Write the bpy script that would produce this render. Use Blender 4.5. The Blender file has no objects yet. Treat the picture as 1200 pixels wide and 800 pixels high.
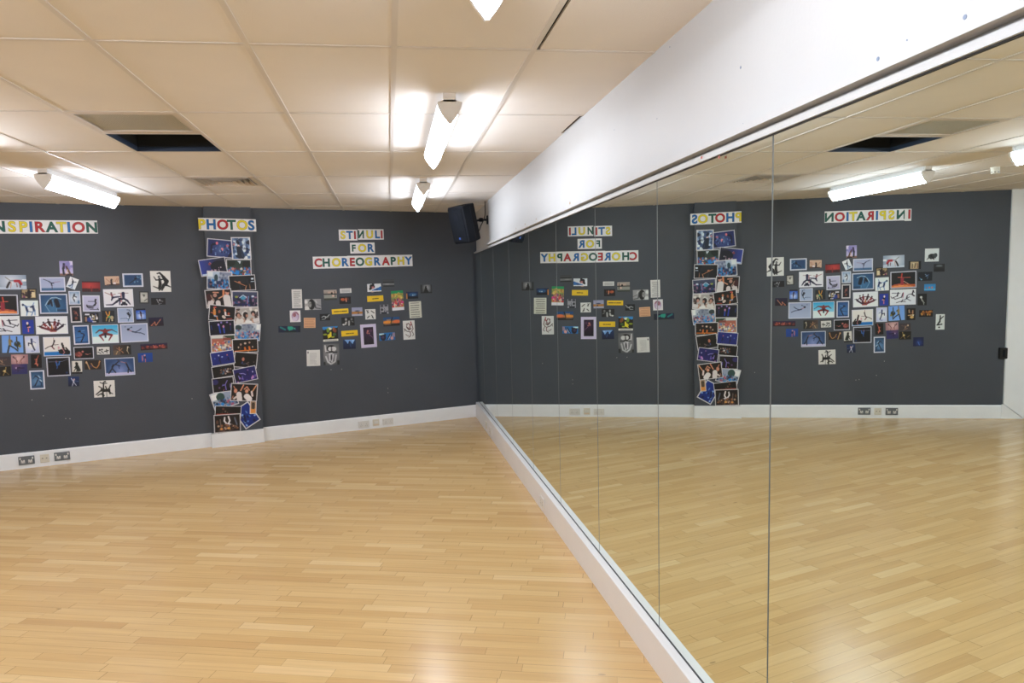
import bpy, math, random
import numpy as np
from mathutils import Matrix, Vector

S = bpy.context.scene
COL = S.collection
rnd = random.Random(7)

# ------------------------------------------------------------------ room numbers (metres)
CAM = np.array([-1.2105, 0.0, 1.8612])
YAW, PITCH, ROLL = math.radians(8.4343), math.radians(-5.744), math.radians(1.5188)
FPX, CX, CY = 855.37, 585.38, 420.32
H = 2.8763                      # ceiling height
YC = 10.2919                    # where the grey wall meets the mirror wall
ANG = math.radians(71.835)      # angle between grey wall and mirror wall
U = np.array([-math.sin(ANG), -math.cos(ANG), 0.0])   # along grey wall, away from the corner
N = np.array([math.cos(ANG), -math.sin(ANG), 0.0])    # grey wall's normal, into the room
CORNER = np.array([0.0, YC, 0.0])

def cam_axes():
    fw = np.array([math.sin(YAW)*math.cos(PITCH), math.cos(YAW)*math.cos(PITCH), math.sin(PITCH)])
    rt = np.array([math.cos(YAW), -math.sin(YAW), 0.0])
    up = np.cross(rt, fw)
    return rt*math.cos(ROLL)-up*math.sin(ROLL), up*math.cos(ROLL)+rt*math.sin(ROLL), fw
RT, UP, FW = cam_axes()

def hit(x, y, n, c, m=False):
    """point where the sight line of a photo pixel meets a plane of the room (m: seen in the mirror)"""
    d = FW+RT*(x-CX)/FPX-UP*(y-CY)/FPX
    o = CAM.copy()
    if m:
        d = d*[-1, 1, 1]; o = o*[-1, 1, 1]
    n = np.array(n, float)
    return o+d*((c-o@n)/(d@n))

def on_wall(x, y, m=False, off=0.0):
    P = hit(x, y, N, N@CORNER+off, m)-CORNER
    return float(P@U), float(P[2])

WROT = Matrix(((-U[0], 0, N[0]), (-U[1], 0, N[1]), (0, 1, 0)))   # local x right, y up, z into the room
def wall_matrix(u, z, off=0.0, rot=0.0):
    p = CORNER+U*u+N*off
    return Matrix.Translation((p[0], p[1], z)) @ WROT.to_4x4() @ Matrix.Rotation(rot, 4, 'Z')

# ------------------------------------------------------------------ materials
def lin(h):
    if isinstance(h, str):
        h = [int(h[i:i+2], 16)/255 for i in (0, 2, 4)]
    return tuple(c/12.92 if c <= .04045 else ((c+.055)/1.055)**2.4 for c in h)

def mat(name, color, rough=.6, metal=0.0, spec=.5, bump=0, bscale=60, var=0, vscale=3, coat=0):
    m = bpy.data.materials.new(name); m.use_nodes = True
    nt = m.node_tree; b = nt.nodes['Principled BSDF']
    b.inputs['Base Color'].default_value = (*color, 1)
    b.inputs['Roughness'].default_value = rough
    b.inputs['Metallic'].default_value = metal
    b.inputs['Specular IOR Level'].default_value = spec
    b.inputs['Coat Weight'].default_value = coat
    tc = nt.nodes.new('ShaderNodeTexCoord')
    if var:
        n = nt.nodes.new('ShaderNodeTexNoise'); n.inputs['Scale'].default_value = vscale; n.inputs['Detail'].default_value = 5
        nt.links.new(tc.outputs['Object'], n.inputs['Vector'])
        r = nt.nodes.new('ShaderNodeValToRGB')
        r.color_ramp.elements[0].position = .3; r.color_ramp.elements[1].position = .7
        r.color_ramp.elements[0].color = (*[c*(1-var) for c in color], 1)
        r.color_ramp.elements[1].color = (*[min(1, c*(1+var)) for c in color], 1)
        nt.links.new(n.outputs['Fac'], r.inputs['Fac']); nt.links.new(r.outputs['Color'], b.inputs['Base Color'])
    if bump:
        n = nt.nodes.new('ShaderNodeTexNoise'); n.inputs['Scale'].default_value = bscale; n.inputs['Detail'].default_value = 4
        nt.links.new(tc.outputs['Object'], n.inputs['Vector'])
        bp = nt.nodes.new('ShaderNodeBump'); bp.inputs['Strength'].default_value = bump; bp.inputs['Distance'].default_value = .002
        nt.links.new(n.outputs['Fac'], bp.inputs['Height']); nt.links.new(bp.outputs['Normal'], b.inputs['Normal'])
    return m

GREY = mat('grey_wall_paint', (.061, .070, .087), .55, bump=.35, bscale=90, var=.07, vscale=1.3)
PALE = mat('white_wall_paint', (.45, .445, .435), .5, bump=.25, bscale=70, var=.015)
BEIGE = mat('old_cream_paint', (.52, .49, .45), .6, bump=.3)
WHITE = mat('white_gloss_wood', (.85, .87, .89), .35, bump=.12, bscale=30, var=.02, vscale=6)
LEDGE = mat('pale_mauve_skirting_paint', (.80, .79, .80), .35, bump=.1, var=.02)
TILE = mat('mineral_ceiling_tile', (.77, .73, .69), .9, bump=.5, bscale=220, var=.025, vscale=2)
TBAR = mat('ceiling_grid_enamel', (.67, .63, .59), .45)
DARK = mat('dark_void', (.012, .014, .018), .9)
BACKING = mat('grey_mirror_adhesive', (.22, .245, .245), .5)
RIMDARK = mat('black_mirror_rim', (.03, .032, .035), .5)
NAVY = mat('navy_metal', (.02, .035, .07), .5)
GRILLE = mat('grille_enamel', (.52, .50, .43), .5)
VENTW = mat('vent_enamel', (.62, .55, .47), .45)
CAPM = mat('grey_end_cap_plastic', (.84, .82, .80), .4)
BLACKP = mat('black_speaker_plastic', (.006, .008, .013), .6, spec=.2, bump=.2, bscale=300)
MESHM = mat('black_speaker_grille', (.005, .007, .011), .7, spec=.2, bump=.9, bscale=400)
BLACK = mat('black_rubber', (.006, .006, .007), .5)
STEEL = mat('brushed_steel_plate', (.17, .19, .21), .38, metal=.4)
PLAST = mat('white_switch_plastic', (.72, .71, .68), .3)
CREAM = mat('cream_plastic', (.70, .66, .56), .35)
SLOT = mat('socket_slots', (.10, .09, .09), .5)
PAPER = mat('banner_paper', (.84, .84, .85), .4, var=.03, vscale=30)

def emitter(name, color, strength):
    m = bpy.data.materials.new(name); m.use_nodes = True
    nt = m.node_tree; nt.nodes.clear()
    e = nt.nodes.new('ShaderNodeEmission'); e.inputs['Color'].default_value = (*color, 1); e.inputs['Strength'].default_value = strength
    o = nt.nodes.new('ShaderNodeOutputMaterial'); nt.links.new(e.outputs[0], o.inputs[0]); return m
LAMP = emitter('glowing_diffuser', (.925, .995, 1.12), 25.0)
MIDGLOW = emitter('glowing_diffuser_upper', (.925, .995, 1.12), 6.0)
SHOULDER = emitter('glowing_diffuser_top', (.925, .995, 1.12), 1.3)
LAMP_FILL = emitter('glowing_diffuser_added_fill', (.925, .995, 1.12), 44.0)  # stronger glow, only for the unseen lamps added to lift the ambient light
LED = emitter('blue_led', (.15, .3, 1), .35)

MIRROR = bpy.data.materials.new('mirror_glass'); MIRROR.use_nodes = True
b = MIRROR.node_tree.nodes['Principled BSDF']
b.inputs['Base Color'].default_value = (.83, .91, .875, 1); b.inputs['Metallic'].default_value = 1; b.inputs['Roughness'].default_value = 0

PRINT = bpy.data.materials.new('printed_paper'); PRINT.use_nodes = True
nt = PRINT.node_tree; b = nt.nodes['Principled BSDF']; b.inputs['Roughness'].default_value = .42
a = nt.nodes.new('ShaderNodeAttribute'); a.attribute_name = 'Col'; nt.links.new(a.outputs['Color'], b.inputs['Base Color'])

def floor_material():
    m = bpy.data.materials.new('beech_strip_floor'); m.use_nodes = True
    nt = m.node_tree; L = nt.links.new; b = nt.nodes['Principled BSDF']
    def nd(t, **k):
        n = nt.nodes.new(t)
        for q, v in k.items(): setattr(n, q, v)
        return n
    def math_(op, a, b_=None, c=None):
        n = nd('ShaderNodeMath', operation=op)
        for i, v in enumerate((a, b_, c)):
            if v is None: continue
            if isinstance(v, (int, float)): n.inputs[i].default_value = v
            else: L(v, n.inputs[i])
        return n.outputs[0]
    tc = nd('ShaderNodeTexCoord'); mp = nd('ShaderNodeMapping'); mp.vector_type = 'POINT'
    mp.inputs['Rotation'].default_value = (0, 0, math.radians(17.3))
    L(tc.outputs['Object'], mp.inputs['Vector'])
    sx = nd('ShaderNodeSeparateXYZ'); L(mp.outputs[0], sx.inputs[0])
    x, y = sx.outputs[0], sx.outputs[1]
    W = .0725
    v = math_('DIVIDE', y, W); row = math_('FLOOR', v); fv = math_('FRACT', v)
    def wn(vec_parts):
        c = nd('ShaderNodeCombineXYZ')
        for i, p in enumerate(vec_parts):
            if isinstance(p, (int, float)): c.inputs[i].default_value = p
            else: L(p, c.inputs[i])
        w = nd('ShaderNodeTexWhiteNoise', noise_dimensions='3D'); L(c.outputs[0], w.inputs['Vector']); return w
    r1 = wn((row, 3.3, 0)).outputs['Value']; r2 = wn((row, 9.1, 4)).outputs['Value']
    ln = math_('MULTIPLY_ADD', r1, .32, .38)
    h_ = math_('ADD', math_('DIVIDE', x, ln), math_('MULTIPLY', r2, 7.0))
    colm = math_('FLOOR', h_); fh = math_('FRACT', h_)
    w = wn((row, colm, 1.7))
    sep = nd('ShaderNodeSeparateColor'); L(w.outputs['Color'], sep.inputs[0])
    ramp = nd('ShaderNodeValToRGB')
    cr = ramp.color_ramp
    cr.elements[0].position = 0; cr.elements[0].color = (.55, .345, .145, 1)
    cr.elements[1].position = 1; cr.elements[1].color = (.70, .50, .255, 1)
    for p, c in ((.08, (.595, .385, .165, 1)), (.55, (.63, .42, .188, 1)), (.90, (.66, .45, .212, 1))):
        e = cr.elements.new(p); e.color = c
    L(sep.outputs[0], ramp.inputs['Fac'])
    # grain
    cg = nd('ShaderNodeCombineXYZ')
    L(math_('MULTIPLY', x, 2.2), cg.inputs[0]); L(math_('MULTIPLY', y, 55.0), cg.inputs[1]); L(math_('MULTIPLY', sep.outputs[1], 40.0), cg.inputs[2])
    g = nd('ShaderNodeTexNoise'); g.inputs['Scale'].default_value = 1; g.inputs['Detail'].default_value = 5; L(cg.outputs[0], g.inputs['Vector'])
    gm = math_('MULTIPLY_ADD', g.outputs['Fac'], .30, .85)
    big = nd('ShaderNodeTexNoise'); big.inputs['Scale'].default_value = .7; big.inputs['Detail'].default_value = 3; L(tc.outputs['Object'], big.inputs['Vector'])
    bm = math_('MULTIPLY_ADD', big.outputs['Fac'], .16, .92)
    # knots
    kn = nd('ShaderNodeTexVoronoi'); kn.inputs['Scale'].default_value = 1.0
    ck = nd('ShaderNodeCombineXYZ'); L(math_('MULTIPLY', x, 1.6), ck.inputs[0]); L(math_('MULTIPLY', y, 4.2), ck.inputs[1]); L(ck.outputs[0], kn.inputs['Vector'])
    kd = math_('SUBTRACT', 1.0, math_('MULTIPLY', math_('LESS_THAN', kn.outputs['Distance'], .035), .35))
    # joints
    ed = math_('MINIMUM', fv, math_('SUBTRACT', 1.0, fv)); jl = math_('LESS_THAN', math_('MULTIPLY', ed, W), .0009)
    eh = math_('MULTIPLY', math_('MINIMUM', fh, math_('SUBTRACT', 1.0, fh)), ln); jh = math_('LESS_THAN', eh, .0014)
    gap = math_('MAXIMUM', math_('MULTIPLY', jl, math_('MULTIPLY_ADD', r1, .55, .10)), math_('MULTIPLY', jh, math_('MULTIPLY_ADD', sep.outputs[2], .7, .1)))
    tot = math_('MULTIPLY', math_('MULTIPLY', gm, bm), math_('MULTIPLY', kd, math_('SUBTRACT', 1.0, gap)))
    mx = nd('ShaderNodeVectorMath', operation='SCALE'); L(ramp.outputs[0], mx.inputs[0]); L(tot, mx.inputs['Scale'])
    L(mx.outputs[0], b.inputs['Base Color'])
    rg = math_('MULTIPLY_ADD', g.outputs['Fac'], .10, .17); L(rg, b.inputs['Roughness'])
    b.inputs['Specular IOR Level'].default_value = .34
    return m
FLOOR = floor_material()

# ------------------------------------------------------------------ mesh helpers
class MB:
    def __init__(s): s.v = []; s.f = []; s.m = []
    def add(s, vs, fs, mi=0):
        o = len(s.v); s.v += [tuple(map(float, q)) for q in vs]; s.f += [tuple(o+i for i in f) for f in fs]; s.m += [mi]*len(fs)
    def box(s, x0, y0, z0, x1, y1, z1, mi=0):
        x0, x1 = sorted((x0, x1)); y0, y1 = sorted((y0, y1)); z0, z1 = sorted((z0, z1))
        s.add([(x0,y0,z0),(x1,y0,z0),(x1,y1,z0),(x0,y1,z0),(x0,y0,z1),(x1,y0,z1),(x1,y1,z1),(x0,y1,z1)],
              [(0,3,2,1),(4,5,6,7),(0,1,5,4),(1,2,6,5),(2,3,7,6),(3,0,4,7)], mi)
    def bevbox(s, x0, y0, z0, x1, y1, z1, b, mi=0):
        """box with chamfered edges round the z axis and a chamfered +z face"""
        def ring(i, z): return [(x0+i+b,y0+i,z),(x1-i-b,y0+i,z),(x1-i,y0+i+b,z),(x1-i,y1-i-b,z),(x1-i-b,y1-i,z),(x0+i+b,y1-i,z),(x0+i,y1-i-b,z),(x0+i,y0+i+b,z)]
        vs = ring(0, z0)+ring(0, z1-b)+ring(b*.8, z1)
        fs = [tuple(range(7, -1, -1)), tuple(range(16, 24))]
        for r in (0, 8):
            for i in range(8): fs.append((r+i, r+(i+1) % 8, r+8+(i+1) % 8, r+8+i))
        s.add(vs, fs, mi)
    def prism(s, prof, y0, y1, mi=0, cap=True):
        """profile in x,z swept along y"""
        n = len(prof); vs = [(x, y0, z) for x, z in prof]+[(x, y1, z) for x, z in prof]
        fs = [(i, (i+1) % n, n+(i+1) % n, n+i) for i in range(n)]
        if cap: fs += [tuple(range(n-1, -1, -1)), tuple(range(n, 2*n))]
        s.add(vs, fs, mi)
    def cyl(s, a, b_, r, n=16, mi=0, r2=None):
        a = Vector(a); b_ = Vector(b_); d = (b_-a).normalized(); p = d.orthogonal().normalized(); q = d.cross(p); r2 = r if r2 is None else r2
        vs = [a+(p*math.cos(t)+q*math.sin(t))*r for t in [2*math.pi*i/n for i in range(n)]]
        vs += [b_+(p*math.cos(t)+q*math.sin(t))*r2 for t in [2*math.pi*i/n for i in range(n)]]
        s.add(vs, [(i, (i+1) % n, n+(i+1) % n, n+i) for i in range(n)]+[tuple(range(n-1, -1, -1)), tuple(range(n, 2*n))], mi)
    def tube(s, pts, r, n=8, mi=0):
        for a, b_ in zip(pts[:-1], pts[1:]): s.cyl(a, b_, r, n, mi)
    def build(s, name, mats, parent=None, matrix=None):
        me = bpy.data.meshes.new(name); me.from_pydata(s.v, [], s.f)
        for m in (mats if isinstance(mats, (list, tuple)) else [mats]): me.materials.append(m)
        me.polygons.foreach_set('material_index', s.m); me.update()
        o = bpy.data.objects.new(name, me); COL.objects.link(o)
        if parent is not None: o.parent = parent
        if matrix is not None: o.matrix_world = matrix
        return o

def tag(o, label=None, cat=None, group=None, kind=None):
    if label: o['label'] = label
    if cat: o['category'] = cat
    if group: o['group'] = group
    if kind: o['kind'] = kind
    return o
def struct(mb, name, mats, matrix=None, label=None):
    o = mb.build(name, mats, None, matrix); o['kind'] = 'structure'
    if label: o['label'] = label
    return o
def empty(name, matrix):
    o = bpy.data.objects.new(name, None); COL.objects.link(o); o.matrix_world = matrix; o.empty_display_size = .05; return o
def copy_tree(o, parent=None):
    c = o.copy(); COL.objects.link(c)
    if parent is not None: c.parent = parent
    for ch in [x for x in list(COL.objects) if x.parent == o]: copy_tree(ch, c)
    return c
WM = wall_matrix(0, 0)          # wall space: x = -u, y = height, z = out of the wall

# ------------------------------------------------------------------ room shell
YB = -4.2                       # wall behind the camera
XL = -7.95
UE, UD0, UD1 = 8.35, 7.06, 7.95 # grey wall end, dark doorway
m = MB(); m.box(XL-.4, YB-.3, -.12, .5, 11.4, 0); struct(m, 'floor', FLOOR, label='pale beech strip sports floor')

m = MB(); m.box(-UD0, 0, -.2, .25, H+.02, 0); m.box(-UE, 0, -.2, -UD1, H+.02, 0); m.box(-UD1, 2.2, -.2, -UD0, H+.02, 0)
wb = struct(m, 'wall_back', GREY, WM, 'dark grey painted wall')
for px, py in ((82, 490.5), (77, 490.3), (37.5, 468.5), (400.5, 432.5), (388, 433), (454.5, 455), (454.7, 460), (225, 467), (50.8, 487), (488, 432)):
    u, z = on_wall(px, py); c = MB(); c.bevbox(-u-.004, z-.004, 0, -u+.004, z+.005, .0008, .0008)
    c.build('paint_chip', PALE, wb, WM)
PO, PL, PR = .07, 3.527, 2.995  # pillar: how far it stands out, its left and right edges
m = MB(); m.box(-PL, 0, -.01, -PR, H+.01, PO); struct(m, 'wall_pillar', GREY, WM, 'shallow grey pillar on the grey wall')
m = MB(); m.box(-UD1, 0, -1.2, -UD0, 2.2, -1.1); m.box(-UD1-.05, 0, -1.2, -UD1, 2.2, -.2); m.box(-UD0, 0, -1.2, -UD0+.05, 2.2, -.2); m.box(-UD1, 2.2, -1.2, -UD0, 2.25, -.2)
struct(m, 'door_1', DARK, WM, 'dark open doorway past the white frame')

m = MB(); m.box(.03, YB, 0, .25, 11.0, H+.02)
struct(m, 'wall_right', [BEIGE], label='cream wall behind the mirrors')
m = MB(); m.box(XL-.2, YB, 0, XL, 8.4, H+.02); struct(m, 'wall_left', GREY)
m = MB(); m.box(XL-.2, YB-.2, 0, .25, YB, H+.02); struct(m, 'wall_front', PALE)

# white upper boarding above the mirrors, with battens
ZM0, ZM1 = .2154, 2.3068
YW = 8.80
m = MB()
m.box(.004, YB, 2.372, .0302, YW, H+.01)                    # board
m.box(-.030, YB, 2.347, .0302, YW, 2.371)                   # batten under the board
m.box(.010, YB, 2.328, .0302, YW, 2.348)                    # recess
tb = struct(m, 'trim_1', PALE, label='white painted boarding above the mirrors')
CHIP = mat('blue_grey_paint_chip', (.16, .20, .28), .6)
for px, py, sz in ((868, 79, .009), (1029, 69, .010), (1131, 20, .010), (770, 139, .005), (871, 145, .004), (720, 152, .005), (785, 55, .006), (1063, 47, .004)):
    q = hit(px, py, (1, 0, 0), .004); c = MB(); c.cyl((.0045, q[1], q[2]), (.0030, q[1], q[2]), sz*.55, 7); c.build('paint_chip', CHIP, tb)
m = MB(); m.prism([(-.012, 2.332), (.031, 2.332), (.031, ZM1+.004), (-.012, ZM1+.004)], YB, 10.26)
struct(m, 'trim_2', PALE, label='white channel along the top of the mirrors')
m = MB(); m.box(-.004, YB, ZM1, .031, 10.27, ZM1+.004); struct(m, 'trim_3', RIMDARK, label='thin dark rim over the mirrors')
m = MB(); m.box(.0075, YB, ZM0-.002, .031, 10.29, ZM1+.001); struct(m, 'trim_4', BACKING, label='grey backing behind the mirror joints')

# skirting below the mirrors: a boxed ledge
m = MB()
ya, yb = YB, 10.25
xb = lambda y: -.0215-.0048*(y-3.0)*.95
ysteps = [ya+(yb-ya)*i/24 for i in range(25)]
vs, fs = [], []
for y in ysteps:
    xf = min(-.02, xb(max(y, 2.5))); vs += [(xf, y, 0), (-.048, y, ZM0-.004), (-.046, y, ZM0-.001), (.03, y, ZM0-.001), (.03, y, 0)]
for i in range(24):
    for k in range(5): fs.append((i*5+k, i*5+(k+1) % 5, i*5+5+(k+1) % 5, i*5+5+k))
fs += [tuple(range(5)), tuple(range(24*5+4, 24*5-1, -1))]
m.add(vs, fs); struct(m, 'baseboard_right', LEDGE, label='boxed pale skirting ledge under the mirrors')
m = MB(); m.box(-.0035, YB, ZM0-.002, .008, 10.27, ZM0+.002); struct(m, 'trim_5', RIMDARK, label='thin dark joint at the foot of the mirrors')

# skirting on the grey wall
SK = .172

m = MB()
for u0, u1 in ((.02, PR-.003), (PL+.07, 6.81)):
    m.add([(-u1,0,0),(-u0,0,0),(-u0,0,.018),(-u1,0,.018),(-u1,SK,0),(-u0,SK,0),(-u0,SK,.012),(-u1,SK,.012),(-u0,SK-.012,.018),(-u1,SK-.012,.018)],
          [(0,1,2,3),(3,2,8,9),(9,8,6,7),(4,7,6,5),(0,4,5,1),(0,3,9,7,4),(1,5,6,8,2)])
struct(m, 'baseboard_back', WHITE, WM)
m = MB(); e = .02
m.box(-PL-.075, 0, PO, -PR+.004, SK-.004, PO+e); m.box(-PL-.075, 0, .0, -PL-.06, SK-.004, PO); m.box(-PR-.004, 0, .0, -PR+.004, SK-.004, PO)
m.box(-PL-.06, 0, 0, -PL, SK-.006, PO)
struct(m, 'baseboard_pillar', WHITE, WM)
# white upright frame by the doorway, mitred to the skirting
m = MB()
m.add([(-7.06,0,0),(-6.82,SK+.02,0),(-6.82,H,0),(-7.06,H,0),(-7.06,0,.03),(-6.82,SK+.02,.03),(-6.82,H,.03),(-7.06,H,.03)],
      [(3,2,1,0),(4,5,6,7),(0,1,5,4),(1,2,6,5),(2,3,7,6),(3,0,4,7)])
m.add([(-7.05,0,0),(-6.80,0,0),(-6.80,SK,0),(-6.822,SK+.014,0),(-7.05,0,.028),(-6.80,0,.028),(-6.80,SK,.028),(-6.822,SK+.014,.028)],
      [(3,2,1,0),(4,5,6,7),(0,1,5,4),(1,2,6,5),(2,3,7,6),(3,0,4,7)])
struct(m, 'trim_6', WHITE, WM, 'white upright door frame')

# ------------------------------------------------------------------ ceiling: tiles in a grid
GX, GY, TW, TL = -1.1471, 3.2328, .6, 1.2
xs = [GX+TW*i for i in range(-11, 2)]          # grid lines
xs = [x for x in xs if x > XL]
ysg = [GY+TL*j for j in range(-6, 6)]
BW = .012
mt, mb_ = MB(), MB()
xed = [XL]+xs+[.03]; yed = [YB]+[y for y in ysg if y > YB]+[11.2]
AC = (-2.947, -2.347, 4.433, 5.633)
def near(a, b_): return abs(a-b_) < .05
for i in range(len(xed)-1):
    for j in range(len(yed)-1):
        x0, x1, y0, y1 = xed[i], xed[i+1], yed[j], yed[j+1]
        if near(x0, AC[0]) and near(y0, AC[2]): continue
        if near(x0, AC[0]) and near(y0, 6.833): y0 = 7.40
        if near(x0, -.547) and near(y0, 2.033): x0 += .028
        if near(x0, -.547) and near(y0, 4.433):   # broken corner by the wall
            mt.box(x0, y0, H, x1-.045, y0+.52, H+.012); mt.box(x0, y0+.52, H, x1, y1, H+.012); continue
        mt.box(x0, y0, H, x1, y1, H+.012)
ceil_o = struct(mt, 'ceiling', TILE, label='suspended ceiling of pale tan tiles')
m = MB()
for x in xs: m.box(x-BW, YB, H-.004, x+BW, 11.1, H-.0005); m.box(x-.002, YB, H, x+.002, 11.1, H+.03)
for y in ysg:
    if y > YB: m.box(XL, y-BW, H-.0035, .03, y+BW, H-.0002); m.box(XL, y-.002, H, .03, y+.002, H+.03)
m.box(AC[0], 7.40-BW, H-.0035, AC[1], 7.40+BW, H-.0002); m.box(AC[0], 5.0-.022, H-.0035, AC[1], 5.0+.022, H+.02)
struct(m, 'trim_7', TBAR, label='thin metal grid holding the ceiling tiles')
m = MB(); m.box(XL-.2, YB-.2, H+.55, .3, 11.4, H+.6); m.box(XL-.2, YB-.2, H+.02, XL-.15, 11.4, H+.6); m.box(.25, YB-.2, H+.02, .3, 11.4, H+.6)
m.box(XL-.2, YB-.25, H+.02, .3, YB-.2, H+.6); m.box(XL-.2, 11.35, H+.02, .3, 11.4, H+.6)
struct(m, 'ceiling_void', DARK, label='dark void above the ceiling tiles')

# return air grille and open bay beside it
t = empty('air_grille', Matrix.Translation(((AC[0]+AC[1])/2, 4.712, H)))
tag(t, 'grey mesh air grille set in the ceiling beside the open black bay', 'vent')
m = MB(); w, l = .299, .272
for a in ((-w, -l+.045, -w+.035, l-.05), (w-.035, -l+.045, w, l-.05), (-w, -l, w, -l+.045), (-w, l-.05, w, l)): m.box(a[0], a[1], -.005, a[2], a[3], .01)
o = m.build('frame', VENTW, t, t.matrix_world)
m = MB()
for k in range(38):
    x = -.25+.5*k/37; m.box(x-.0028, -.215, .002, x+.0028, .215, .010)
for k in range(34):
    y = -.215+.43*k/33; m.box(-.25, y-.0028, .003, .25, y+.0028, .011)
m.box(-.25, -.215, .011, .25, .215, .0125)
m.build('mesh_panel', GRILLE, t, t.matrix_world)
t = empty('open_ceiling_bay', Matrix.Translation(((AC[0]+AC[1])/2, 5.325, H)))
tag(t, 'open black square bay in the ceiling with navy metal sides', 'vent')
m = MB(); w, l, hh = .296, .304, .28
for a in ((-w, -l+.012, -w+.012, l-.012), (w-.012, -l+.012, w, l-.012), (-w, -l, w, -l+.012), (-w, l-.012, w, l)): m.box(a[0], a[1], -.003, a[2], a[3], .03)
m.build('liner', NAVY, t, t.matrix_world)
m = MB(); m.box(-w, -l, hh, w, l, hh+.01)
for a in ((-w, -l+.012, -w+.012, l-.012), (w-.012, -l+.012, w, l-.012), (-w, -l, w, -l+.012), (-w, l-.012, w, l)): m.box(a[0], a[1], .031, a[2], a[3], hh)
m.build('back_plate', DARK, t, t.matrix_world)
m = MB(); m.box(-.004, -.004, .05, .004, .004, hh); m.bevbox(-.1, -.05, .16, .12, .06, .2, .01); m.build('fan_housing', DARK, t, t.matrix_world)

# square louvred diffuser
t = empty('louvred_diffuser', Matrix.Translation((-2.647, 7.116, H)))
tag(t, 'square louvred air diffuser in the ceiling above the pillar', 'vent')
m = MB(); w = .285
for a in ((-w, -w+.04, -w+.04, w-.04), (w-.04, -w+.04, w, w-.04), (-w, -w, w, -w+.04), (-w, w-.04, w, w)): m.box(a[0], a[1], -.005, a[2], a[3], .006)
m.build('frame', VENTW, t, t.matrix_world)
for k in range(5):
    r0 = .238-.046*k; r1 = r0-.022; m = MB()
    vs = []
    for r, z in ((r0, -.012), (r1, .034), (r1-.002, .034), (r0-.004, -.012)): vs += [(-r, -r, z), (r, -r, z), (r, r, z), (-r, r, z)]
    fs = []
    for a in range(4):
        for q in range(4): fs.append((a*4+q, a*4+(q+1) % 4, ((a+1) % 4)*4+(q+1) % 4, ((a+1) % 4)*4+q))
    m.add(vs, fs); m.build('louvre', VENTW, t, t.matrix_world)
m = MB(); m.box(-.245, -.245, .05, .245, .245, .055); m.build('back_plate', DARK, t, t.matrix_world)

# smoke sensor
FILL = mat('bare_filler', (.40, .30, .20), .8); RED = mat('red_tape', (.45, .12, .08), .6)
for px, py, sz in ((605, 274.5, .016), (615.4, 269, .018), (628.5, 263.7, .016), (645, 257, .012), (668, 246.5, .02), (590, 276, .01)):
    q = hit(px, py, (1, 0, 0), .004); z_ = max(q[2], 2.385); c = MB(); c.cyl((.0045, q[1], z_), (.0030, q[1], z_), sz, 6); c.build('filler_patch', FILL, tb)
for px, py in ((822, 184.5), (842.5, 184)):
    q = hit(px, py, (1, 0, 0), -.013); c = MB(); c.box(-.0135, q[1]-.007, q[2]-.005, -.0118, q[1]+.006, q[2]+.004); c.build('tape_scrap', RED, tb)
px, py, _ = hit(1166.5, 196, (0, 0, 1), H, True)
t = empty('ceiling_sensor', Matrix.Translation((px, py, H)))
tag(t, 'small cream round sensor on the ceiling, seen in the mirror right of the long lamp', 'sensor')
m = MB(); m.cyl((0, 0, 0), (0, 0, -.008), .044, 32); m.build('base', CREAM, t, t.matrix_world)
m = MB(); m.cyl((0, 0, -.008), (0, 0, -.062), .040, 32, r2=.038); m.build('body', CREAM, t, t.matrix_world)
m = MB()
for k in range(8):
    a = k*math.pi/4; m.cyl((.037*math.cos(a), .037*math.sin(a), -.048), (.040*math.cos(a), .040*math.sin(a), -.048), .007, 10)
m.build('sensing_slots', SLOT, t, t.matrix_world)

# ------------------------------------------------------------------ batten lamps
def lamp(x, y0, label, tube=None):
    L_ = 1.52
    t = empty('batten_lamp', Matrix.Translation((x, y0+L_/2, H)))
    tag(t, label, 'ceiling lamp', 'linear batten lamps on the ceiling')
    h = L_/2
    m = MB(); m.prism([(-.030, 0), (.030, 0), (.030, -.038), (-.030, -.038)], -h+.03, h-.03); m.build('mounting_spine', CAPM, t, t.matrix_world)
    def prof(s, dz=0): 
        r = [(.028, -.038), (.062, -.050)]
        for k in range(1, 8):
            q = k/8; r.append((.062*(1-q**1.7)+.004*q, -.050-.102*q))
        r.append((.006, -.1535))
        r = [(a*s, (b_+.10)*s-.10) for a, b_ in r]
        return [(-a, b_) for a, b_ in r[::-1]]+r
    p1 = prof(1.0); p2 = prof(1.045)
    m = MB(); m.prism(p1, -h+.018, h-.018)
    n_ = len(p1); c_ = n_//2-1; m.m = [1 if abs(i-c_) < 2 else (2 if abs(i-c_) < 4 else 0) for i in range(n_)]+[0, 0]
    m.build('diffuser', [tube or LAMP, SHOULDER, MIDGLOW], t, t.matrix_world)
    for s in (-1, 1):
        m = MB(); a, b_ = sorted((s*(h-.020), s*h)); m.prism(p2, a, b_); m.prism([(-.034, 0), (.034, 0), (.034, -.045), (-.034, -.045)], a, b_)
        m.build('end_cap', CAPM, t, t.matrix_world)
    return t
lamp(-.850, 6.975, 'farthest and smallest of three lamps in a row left of the mirrors, nearest the speaker')
lamp(-.853, 3.955, 'middle lamp of three in a row left of the mirrors, both end caps in view')
lamp(-.858, .948, 'lamp cut off by the top edge of the picture, only its tip showing')
lamp(-3.880, 6.355, 'long white lamp above the INSPIRATION banner at the left')
lamp(-3.90, 3.885, 'lamp seen only in the mirror at the far right edge of the picture')
lamp(-3.90, 1.10, 'added fill lamp out of view, left column, next towards the camera', LAMP_FILL)  # this and the lamps below are added out of view to brighten the room
lamp(-3.90, -1.70, 'added fill lamp out of view, left column, behind the camera', LAMP_FILL)
lamp(-.858, -2.05, 'added fill lamp out of view, behind the camera beside the mirrors', LAMP_FILL)
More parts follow.
